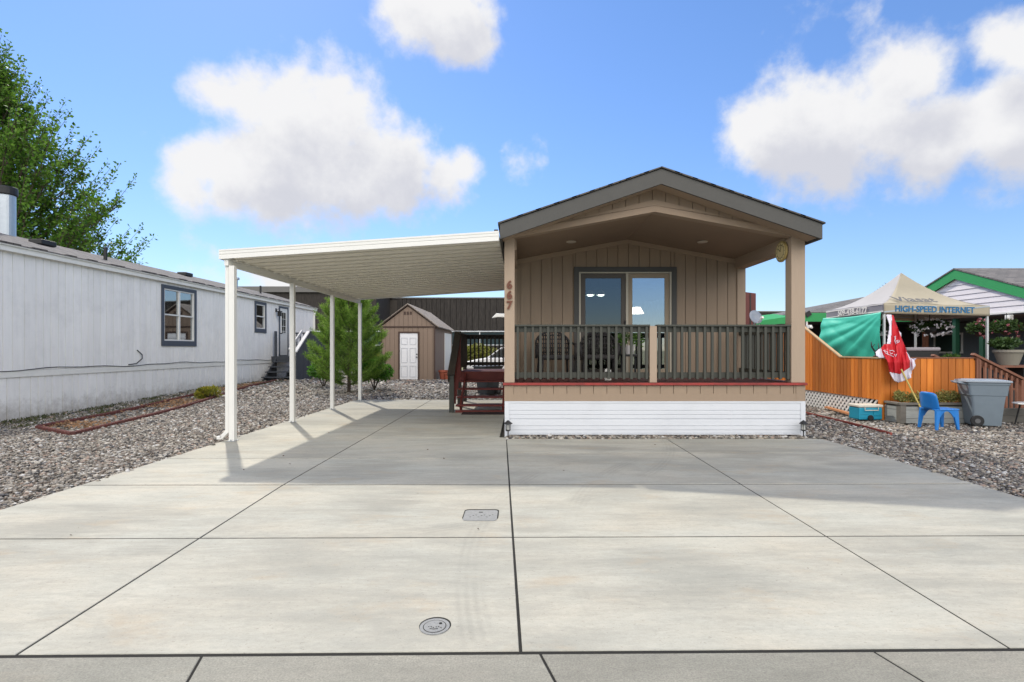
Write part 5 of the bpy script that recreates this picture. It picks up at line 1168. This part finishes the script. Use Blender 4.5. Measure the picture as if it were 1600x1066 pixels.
# ---- pop-up canopy
PC = empty('popup_canopy', (9.6, 12.95, .5), 'beige and grey pop-up canopy printed with blue lettering at the right', 'canopy')
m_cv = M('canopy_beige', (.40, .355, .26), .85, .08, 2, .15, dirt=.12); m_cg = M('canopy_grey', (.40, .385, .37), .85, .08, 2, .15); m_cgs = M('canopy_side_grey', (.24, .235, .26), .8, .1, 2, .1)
tx0, tx1, ty0, ty1 = 8.39, 10.83, 11.8, 14.0; tzl, tzr, tap = 2.40, 2.345, 3.27; tcx, tcy = 9.61, 12.9
def tz(x): return tzl+(tzr-tzl)*(x-tx0)/(tx1-tx0)
def slope(p, q, name, mat):
    mb = MB(); n1, n2 = 14, 12; vs = []
    for j in range(n2+1):
        t_ = j/n2
        for i in range(n1+1):
            s_ = i/n1; e = Vector(p).lerp(Vector(q), s_); a = Vector((tcx, tcy, tap)); v = e.lerp(a, t_); v.z = e.z+(tap-e.z)*(t_**1.8*.85+t_*.15) - .035*math.sin(math.pi*s_)*(1-t_)*0 - .03*math.sin(math.pi*s_)*math.sin(math.pi*t_)
            v.z += .008*math.sin(s_*17+t_*5)*(1-t_); vs.append(v)
    w = n1+1; mb.add(vs, [(j*w+i, j*w+i+1, (j+1)*w+i+1, (j+1)*w+i) for j in range(n2) for i in range(n1)]); return mb.build(name, mat, PC, smooth=True, solid=.004)
c1, c2, c3, c4 = (tx0, ty0, tz(tx0)), (tx1, ty0, tz(tx1)), (tx1, ty1, tz(tx1)), (tx0, ty1, tz(tx0))
slope(c1, c2, 'front_panel', m_cv); slope(c2, c3, 'side_panel', m_cg); slope(c3, c4, 'rear_panel', m_cv); slope(c4, c1, 'side_panel', m_cg)
def valance(p, q, name, mat, h=.235, wav=.012):
    p = Vector(p); q = Vector(q); mb = MB(); n1 = 40; nrm = (q-p).cross(Z).normalized(); vs = []
    for j in range(5):
        for i in range(n1+1): s_ = i/n1; v = p.lerp(q, s_)+Vector((0, 0, -h*j/4))+nrm*(wav*math.sin(s_*19)*j/4+.004); vs.append(v)
    w = n1+1; mb.add(vs, [(j*w+i, j*w+i+1, (j+1)*w+i+1, (j+1)*w+i) for j in range(4) for i in range(n1)]); return mb.build(name, mat, PC, smooth=True, solid=.003)
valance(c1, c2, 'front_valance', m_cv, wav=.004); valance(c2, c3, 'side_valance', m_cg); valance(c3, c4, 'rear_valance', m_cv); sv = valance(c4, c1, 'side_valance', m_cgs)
fd = (Vector(c2)-Vector(c1)).normalized()
m_bt = M('print_blue', (.02, .16, .34), .8, .15, 20, 0); m_gt = M('print_grey', (.14, .14, .14), .8, .1, 10, 0); m_wt = M('print_white', (.75, .73, .68), .8, .1, 10, 0)
text('HIGH-SPEED INTERNET', .195, m_bt, 'lettering', PC, (Vector((tx0+.25, ty0-.016, 2.40-.185)), fd, Z, -Y), ext=.002, bold=.0035, sx=.905)
up_ = Vector((0, .45, .33)).normalized(); 
text('Viasat', .36, m_gt, 'lettering', PC, (Vector((tx0+.36, ty0+.09, tz(9)+.075)), fd, Vector((0, .8, .47)).normalized(), Vector((0, -.47, .8)).normalized()), ext=.002, bold=.006, sx=1.12)
sdv = (Vector(c1)-Vector(c4)).normalized()
text('509-438-6177', .2, m_wt, 'lettering', PC, (Vector((tx0-.036, ty1-.55, 2.40-.18)), -Y, Z, -X), ext=.002, bold=.005, sx=1.0)
mb = MB((Vector((tx0-.012, 0, 0)), -Y, Z, -X)); mb.prism([(-ty1, 2.375), (-ty0, 2.39), (-ty0, 2.375), (-ty1+.8, 2.36), (-ty1, 2.34)], .0, .004); mb.prism([(-ty1, 2.21), (-ty0, 2.235), (-ty0, 2.205), (-ty1, 2.19)], .0, .004); mb.build('white_stripe', m_wt, PC)
for (x, y) in ((tx0+.03, ty0+.03), (tx1-.03, ty0+.03), (tx1-.03, ty1-.03), (tx0+.03, ty1-.03)):
    MB().box(x-.02, y-.02, .5, x+.02, y+.02, 2.33).build('leg', m_galv if False else M('leg_paint', (.5, .52, .52), .4, .05, 5, .02), PC)
mb = MB()
for (p, q) in (((tx0, ty0, 2.2), (tcx, ty0, 2.33)), ((tcx, ty0, 2.2), (tx1, ty0, 2.33)), ((tx0, ty0+.02, 2.33), (tcx, ty0+.02, 2.2)), ((tcx, ty0+.02, 2.33), (tx1, ty0+.02, 2.2)), ((tx0, ty1, 2.2), (tx1, ty1, 2.3)), ((tx0, ty1, 2.3), (tx1, ty1, 2.2))): mb.bar(p, q, .02, .03)
mb.tube([(tcx, tcy, 2.5), (tcx, tcy, 3.25)], .025, 8); mb.build('truss', m_galv, PC)
# tarp
TP = MB(); n1, n2 = 60, 36; vs = []
for j in range(n2+1):
    t_ = j/n2
    for i in range(n1+1):
        s_ = i/n1; yy = (ty0+.03)+(ty1-ty0+.1*t_+.05)*s_; z = 2.20-1.12*t_ -.04*math.sin(math.pi*s_)*(1-t_)
        ph = math.atan2(t_+.04, s_+.06); ph2 = math.atan2(t_+.05, 1.08-s_); q1 = math.hypot(t_, s_); q2 = math.hypot(t_, 1-s_); bx = .035*abs(math.sin(ph*9+.4))**.6*min(1, q1*1.6)*(1.1-.6*q1)+.028*abs(math.sin(ph2*7+1))**.7*min(1, q2*1.5)*(1-.6*min(1, q2))+.012*math.sin(ph*23+q1*3)*q1+.10*math.sin(math.pi*t_)*math.sin(math.pi*s_)**.7+.12*smoothf(np.array((s_-.6)/.4))*t_+.02*math.sin(5*t_+7*s_)
        vs.append((tx0-.03-bx, yy, z))
w = n1+1; TP.add(vs, [(j*w+i, j*w+i+1, (j+1)*w+i+1, (j+1)*w+i) for j in range(n2) for i in range(n1)])
m_tarp = M('tarp_green', (.05, .52, .36), .45, .08, 4, .15, spec=.5)
tag(TP.build('tarp', m_tarp, smooth=True, solid=.003), 'bright sea-green tarp hanging from the side of the pop-up canopy', 'tarp')

# ---- flag
FG = empty('flag', (7.3, 9.45, .25), 'red flag with white border and white script draped on a leaning pole', 'flag')
def fp(c): return [(1360+a/7.61, 480+b/7.61) for a, b in c]
redp = fp([(255, 95), (275, 100), (310, 205), (355, 330), (400, 440), (440, 560), (470, 640), (470, 715), (350, 797), (225, 772), (205, 645), (150, 565), (128, 485), (165, 442), (240, 442), (252, 300), (256, 150)])
whp = [fp(q) for q in ([(185, 88), (254, 92), (255, 150), (251, 300), (239, 441), (195, 442), (215, 330), (228, 215), (205, 150)], [(226, 773), (350, 798), (471, 716), (471, 640), (500, 615), (548, 608), (522, 640), (540, 690), (515, 735), (490, 762), (484, 840), (420, 870), (335, 897), (290, 880), (255, 830)],
                       [(62, 535), (85, 510), (127, 486), (149, 566), (165, 600), (110, 605), (70, 575)], [(335, 282), (370, 312), (364, 350), (356, 330)], [(425, 520), (450, 560), (475, 605), (500, 615), (471, 640), (440, 560)])]
def ray(px, py, d): return ((px-812)/800*d, d, CH+(546-py)/800*d)
def fdepth(px, py):
    d = 9.52+max(0, 566-py)/75*.75; f = .035*math.sin((px-1380)*.42+py*.06)+.02*math.sin((px-1380)*.9-py*.11+1)
    return d+f
def rasterpoly(polys, name, mat, off=0):
    st = .9; xs = np.arange(1366, 1434, st); ys = np.arange(490, 600, st); idx = {}; vs = []; fs = []
    cx, cy = np.meshgrid(xs+st/2, ys+st/2); ins = np.zeros(cx.size, bool)
    for p in polys: ins |= inpoly(cx.ravel(), cy.ravel(), p)
    ins = ins.reshape(cx.shape)
    def vi(i, j):
        if (i, j) not in idx: x_, y_ = xs[0]+i*st, ys[0]+j*st; idx[(i, j)] = len(vs); vs.append(ray(x_, y_, fdepth(x_, y_)+off))
        return idx[(i, j)]
    for j in range(len(ys)):
        for i in range(len(xs)):
            if ins[j, i]: fs.append((vi(i, j), vi(i+1, j), vi(i+1, j+1), vi(i, j+1)))
    return MB().add(vs, fs).build(name, mat, FG, smooth=True, solid=.003)
m_fr = M('flag_red', (.52, .012, .018), .7, .1, 5, .05); m_fw = M('flag_white', (.66, .62, .68), .7, .08, 5, .05)
rasterpoly([redp], 'red_field', m_fr); rasterpoly(whp, 'white_border', m_fw)
mb = MB()
def stroke(pts, r=.008): mb.tube([ray(1360+a/7.61, 480+b/7.61, fdepth(1360+a/7.61, 480+b/7.61)-.012) for a, b in pts], r, 5)
stroke([(150, 520), (175, 510), (170, 535), (200, 525), (205, 545), (235, 535), (240, 560), (262, 548)], .007); stroke([(200, 500), (230, 518), (262, 515), (285, 530)]); stroke([(180, 545), (215, 565), (250, 578), (275, 590)], .007); stroke([(285, 560), (300, 590), (310, 560)], .007)
stroke([(292, 350), (296, 375), (290, 400), (300, 430)]); stroke([(305, 405), (330, 395), (345, 400)], .007); stroke([(300, 440), (322, 425), (318, 410)], .007); stroke([(330, 420), (345, 408)], .007); stroke([(283, 352), (300, 348)], .009)
mb.build('script', m_fw, FG)
pb = Vector(ray(1440, 641, 9.24)); pt = Vector(ray(1408, 577, 9.44)); mb = MB().tube([pb, pt], .014, 8); mb.build('pole', M('pole_yellow', (.55, .42, .12), .5, .05, 6, .03), FG)

# ---- neighbour house at right
RH = empty('green_trimmed_house', (16, 15.2, 0), 'white-gabled house with bright green fascia and grey shingle roof at far right', 'house')
gx, gy, gza = 13.0, 15.2, 3.42
GF = (Vector((gx, 0, 0)), -Y, Z, -X)     # u = -y (left to right as we look), w towards us
half = 4.3; sl = .375
mb = MB(GF); z = 2.34
while z < 3.4:
    zt_ = min(z+.145, 3.45); hh = (gza+.02-z)/sl
    if hh < .1: break
    h2 = max(.02, (gza+.02-zt_)/sl); mb.add([(-gy-min(half, hh), z, .03), (-gy+min(half, hh), z, .03), (-gy+min(half, h2), zt_, .012), (-gy-min(half, h2), zt_, .012), (-gy-min(half, hh), z, 0), (-gy+min(half, hh), z, 0), (-gy+min(half, h2), zt_, 0), (-gy-min(half, h2), zt_, 0)],
        [(0,1,2,3),(0,4,5,1),(1,5,6,2),(2,6,7,3),(3,7,4,0)]); z += .15
mb.build('gable_siding', M('lap_siding_white', (.72, .68, .69), .6, .05, 4, .05, island=.03), RH)
MB(GF).box(-gy-half, 2.29, -.05, -gy+half, 2.338, .05).build('gable_trim', m_white, RH)
mb = MB(GF); za_ = 3.70; mb.prism([(-gy-half-.3, za_-sl*(half+.3)), (-gy, za_), (-gy+half+.3, za_-sl*(half+.3)), (-gy+half+.3, za_-sl*(half+.3)-.27), (-gy, za_-.27), (-gy-half-.3, za_-sl*(half+.3)-.27)], .06, .10); mb.build('fascia', m_green, RH)
mb = MB(GF); mb.prism([(-gy-half-.3, za_-sl*(half+.3)-.2), (-gy, za_-.2), (-gy+half+.3, za_-sl*(half+.3)-.2), (-gy+half+.3, za_-sl*(half+.3)-.18), (-gy, za_-.18), (-gy-half-.3, za_-sl*(half+.3)-.18)], .031, .06); mb.build('soffit', m_green, RH)
for s in (-1, 1):
    mb = MB(GF); pts = [(-gy, za_+.01), (-gy+s*(half+.34), za_+.01-sl*(half+.34)), (-gy+s*(half+.34), za_+.05-sl*(half+.34)), (-gy, za_+.05)]; mb.prism(pts, -9, .12); mb.build('roof', m_shing2, RH)
m_green_shade = M('green_paint_shaded', (.008, .06, .03), .6, .1, 5, .1); m_gw = M('porch_wall_grey', (.13, .15, .155), .8, .08, 4, .1)
MB().box(14.9, gy-half, .4, 15.0, gy+half, 2.6).build('porch_wall', m_gw, RH); MB().box(13.0, gy-half, 2.26, 15, gy+half, 2.288).build('porch_ceiling', m_gw, RH)
MB().box(15, gy-half, 0, 22, gy-half+.1, 2.6).build('side_wall', m_gw, RH); MB().box(15, gy+half-.1, 0, 22, gy+half, 2.6).build('side_wall', m_gw, RH)
for (ya_, yb2, z0_, z1_) in ((17.2, 18.4, 1.2, 1.9), (13.9, 14.8, .9, 2.0), (12.6, 13.1, 1.75, 2.2)):
    w = MB((Vector((14.9, 0, 0)), -Y, Z, -X)).framerect(-yb2, z0_, -ya_, z1_, .06, .001, .03).build('window', m_white, RH); MB((Vector((14.9, 0, 0)), -Y, Z, -X)).box(-yb2+.06, z0_+.06, .002, -ya_-.06, z1_-.06, .008).build('pane', M('pane_green', (.04, .07, .06), .1, .1, 4, 0, spec=.8), w)
for yy in (15.35, 14.45, 19.2): MB().box(13.02, yy-.06, .4, 13.14, yy+.06, 2.285).build('porch_post', m_green_shade, RH)  # post green darkened: porch shade put into the colour
sc = MB(); sc.box(12.88, 13.45, 2.12, 12.98, 13.6, 2.25); sc.tube([(12.93, 13.52, 2.18), (12.82, 13.5, 2.15)], .035, 10); sc.build('security_camera', m_white, RH, bevel=.01)
# annex with hip roof
AN = empty('green_trimmed_annex', (14, 20, 0), 'low annex with grey hip roof and green fascia behind the canopy', 'building')
mb = MB(); mb.add([(9.46, 17, 2.56), (18, 17, 2.56), (18, 20, 3.36), (13.4, 20, 3.36), (9.46, 23, 2.56), (18, 23, 2.56)], [(0, 1, 2, 3), (0, 3, 4), (4, 3, 2, 5)]); mb.build('roof', m_shing2, AN, solid=.04)
mb = MB(); mb.box(9.44, 16.97, 2.26, 18, 17.0, 2.545); mb.box(9.44, 17, 2.26, 9.47, 23, 2.545); mb.build('fascia', m_green, AN)
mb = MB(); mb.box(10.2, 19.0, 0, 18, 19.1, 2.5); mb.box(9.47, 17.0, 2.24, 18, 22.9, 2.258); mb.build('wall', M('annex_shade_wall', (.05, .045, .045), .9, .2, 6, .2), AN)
for x in (9.6, 11.6, 13.6): MB().box(x-.06, 17.1, 0, x+.06, 17.22, 2.24).build('post', m_brownw, AN)
spn = MB().bar((9.47, 16.93, 2.46), (9.62, 16.93, 2.56), .02, .16, up=(0, 0, 1)).build('solar_panel', m_black, AN)
sc = MB(); sc.box(9.5, 16.8, 2.02, 9.6, 16.95, 2.14); sc.tube([(9.55, 16.8, 2.08), (9.53, 16.7, 2.05)], .04, 10); sc.build('security_camera', m_white, AN, bevel=.01)
MB().box(9.5, 16.96, 2.1, 9.54, 17, 2.26).build('camera_bracket', m_white, AN)
# antenna on its roof
AT = empty('roof_antenna', (13.9, 20, 3.36), 'thin dark TV antenna on the grey hip roof behind the canopy', 'antenna'); mb = MB(); mb.tube([(13.7, 20, 3.3), (13.9, 20, 3.55), (14.3, 20, 3.85)], .015, 6)
for k in range(5): mb.tube([(13.85+.1*k, 19.8, 3.5+.08*k), (14.0+.1*k, 20.2, 3.64+.08*k)], .008, 5)
mb.build('mast', m_black, AT)
# small green awning seen over the porch rail
AW = empty('green_awning', (7.9, 16, 0), 'bright green awning board seen over the porch side rail beside the satellite dish', 'awning')
mb = MB(); mb.add([(7.5, 16, 2.22), (8.45, 16, 2.36), (8.45, 16, 2.14), (7.5, 16, 2.12), (7.5, 17, 2.4), (8.45, 17, 2.5)], [(0, 1, 2, 3), (0, 4, 5, 1)]); mb.build('canopy', m_green, AW, solid=.03)
for x in (7.55, 8.4): MB().box(x-.03, 16.03, 0, x+.03, 16.09, 2.13).build('post', m_white, AW)
# satellite dish
SD = empty('satellite_dish', (6.5, 14.2, 0), 'small grey satellite dish on a pole beyond the porch rail', 'satellite dish')
MB().tube([(6.52, 14.25, -.05), (6.52, 14.25, 2.2)], .022, 8).build('pole', m_galv, SD)
fr2 = Vector((.25, -1, .35)).normalized(); s1 = fr2.cross(Z).normalized(); s2 = s1.cross(fr2); c_ = Vector((6.52, 14.2, 2.22)); mb = MB((c_, s1, s2, fr2)); n_ = 24; vs = [(0, 0, 0)]
for r_ in (.5, 1): vs += [(.2*r_*math.cos(2*math.pi*k/n_), .2*r_*math.sin(2*math.pi*k/n_), .05*r_*r_) for k in range(n_)]
mb.add(vs, [(0, 1+k, 1+(k+1) % n_) for k in range(n_)]+[(1+k, 1+n_+k, 1+n_+(k+1) % n_, 1+(k+1) % n_) for k in range(n_)]); mb.build('dish', M('dish_grey', (.22, .25, .3), .4, .05, 5, 0), SD, smooth=True, solid=.006)
mb = MB((c_, s1, s2, fr2)); mb.tube([(0, -.19, .04), (.0, -.12, .24)], .01, 6); mb.box(-.03, -.14, .22, .03, -.08, .3); mb.build('receiver', m_white, SD)
# brown column
bc_ = empty('brown_column', (6.77, 15, 0), 'tall reddish-brown wooden column standing behind the porch corner', 'column'); MB().prism([(6.6, 0), (6.92, 0), (6.92, 2.98), (6.6, 3.02)], 15, 15.25, ax=1).build('shaft', M('column_redbrown', (.13, .04, .035), .7, .15, 5, .2, stretch=(3, 3, .5)), bc_); MB().box(6.74, 14.985, 0, 6.77, 15, 2.98).build('batten', m_black, bc_)
# hanging baskets and plants on the neighbour's porch
m_fol = leafmat('basket_leaf', (.025, .06, .015), (.07, .12, .03), .25); m_fwht = leafmat('petal_white', (.75, .75, .75), (.85, .8, .85), .3); m_fred = leafmat('petal_red', (.22, .02, .03), (.45, .22, .24), .3)
def basket(name, c, r_, label, flower, n_=1400, nf=50, hang=True, cat='hanging basket'):
    o = empty(name, c, label, cat, 'hanging flower baskets' if hang else None); P, dd = blobpts((c[0], c[1], c[2]), r_, n_, lumps=9); V, F = leaves(P, .06, asp=.5, dirs=dd, jit=.6); npmesh('foliage', V, F, m_fol, o)
    d_ = rng.normal(size=(nf, 3)); d_ /= np.linalg.norm(d_, axis=1)[:, None]; d_[:, 1] = -abs(d_[:, 1]); Pn = np.asarray(c)+d_*np.asarray(r_)*1.03; Q_ = np.repeat(Pn, 5, 0); V, F = leaves(Q_, .05, asp=.9, dirs=rng.normal(size=(len(Q_), 3)), jit=.3); npmesh('blossoms', V, F, flower, o)
    if hang:
        MB().lathe([(.05, -.18), (.13, -.1), (.15, 0), (.12, .0)], c, 14).build('basket', m_black, o); MB().tube([(c[0], c[1], c[2]), (c[0], c[1], 2.27)], .008, 5).build('hanger', m_black, o)
basket('hanging_basket', (10.05, 12.55, 1.88), (.5, .3, .22), 'hanging basket of white petunias under the middle of the canopy', m_fwht)
basket('hanging_basket', (12.2, 13.6, 1.86), (.27, .27, .28), 'hanging basket of pink and white flowers left of the canopy leg', m_fred, 1200, 20)
basket('hanging_basket', (12.55, 13.2, 1.88), (.42, .3, .26), 'hanging basket of reddish trailing flowers right of the canopy leg', m_fred, 1200, 12)
basket('hanging_basket', (9.0, 12.6, 1.9), (.2, .2, .22), 'small hanging basket of white flowers beside the red flag', m_fwht, 500, 22)
for (c, r_, lb_, pot) in (((10.4, 12.3, .95), (.42, .3, .28), 'mid green leafy potted plant behind the cedar fence', .3), ((9.75, 12.9, 1.0), (.3, .3, .4), 'dark leafy potted plant behind the grill', .3)):
    o = empty('potted_shrub', (c[0], c[1], .5), lb_, 'plant'); P, dd = blobpts(c, r_, 1100, lumps=9); V, F = leaves(P, .08, asp=.35, dirs=dd, jit=.5); npmesh('foliage', V, F, m_leaf1 if pot and c[0] > 10 else m_fol, o)
    MB().lathe([(.12, 0), (.17, .28), (.19, .3), (.16, .3)], (c[0], c[1], .5), 14).build('pot', m_black, o)
PT = empty('large_flower_pot', (10.55, 11.05, .5), 'large beige plastic flower pot with green plant at the right edge', 'planter')
cp = (10.55, 11.05); MB().lathe([(.16, 0), (.24, .27), (.265, .275), (.265, .33), (.24, .33), (.22, .28)], (cp[0], cp[1], 1.0), 26).build('pot', M('pot_beige', (.26, .24, .19), .6, .05, 6, .02), PT)
P, dd = blobpts((cp[0]-.05, cp[1], 1.42), (.32, .24, .2), 900, lumps=8); V, F = leaves(P, .075, asp=.45, dirs=dd, jit=.5); npmesh('foliage', V, F, m_fol, PT)
BN = empty('plant_bench', (10.7, 11.1, .5), 'dark low bench carrying the large beige flower pot', 'bench'); MB().box(9.9, 10.9, .95, 11.6, 11.3, .998).build('top', m_brownw, BN)
for x in (9.95, 10.75, 11.5): MB().box(x, 10.92, .5 if x < 12 else 0, x+.06, 11.28, .949).build('leg', m_black, BN)
# grill
GR = empty('covered_grill', (9.5, 12.3, .5), 'dark box grill with pale grey flat lid behind the cedar fence', 'grill')
MB().box(9.22, 12.2, .52, 10.0, 12.7, 1.30).build('body', m_black, GR, bevel=.02); MB().box(9.2, 12.17, 1.301, 10.02, 12.73, 1.39).build('lid', M('grill_lid', (.3, .28, .3), .5, .05, 5, .02), GR, bevel=.03)
# antler ornament on fence
AO = empty('antler_ornament', (6.95, 9.85, 1.19), 'black curled antler-shaped ornament on the fence corner beside the flag', 'ornament')
b = Vector((6.93, 9.95, 1.19)); mb = MB(); mb.tube([b, b+Vector((-.02, 0, .1)), b+Vector((-.09, 0, .2)), b+Vector((-.1, 0, .3))], [.02, .017, .013, .006], 7); mb.tube([b+Vector((-.02, 0, .1)), b+Vector((.05, 0, .17)), b+Vector((.04, 0, .27))], [.015, .012, .005], 7); mb.tube([b+Vector((-.08, 0, .19)), b+Vector((-.03, 0, .25))], [.011, .005], 6); mb.lathe([(.05, 0), (.06, .02), (.02, .04)], (b.x, b.y, b.z), 10)
mb.build('antlers', m_black, AO, smooth=True)
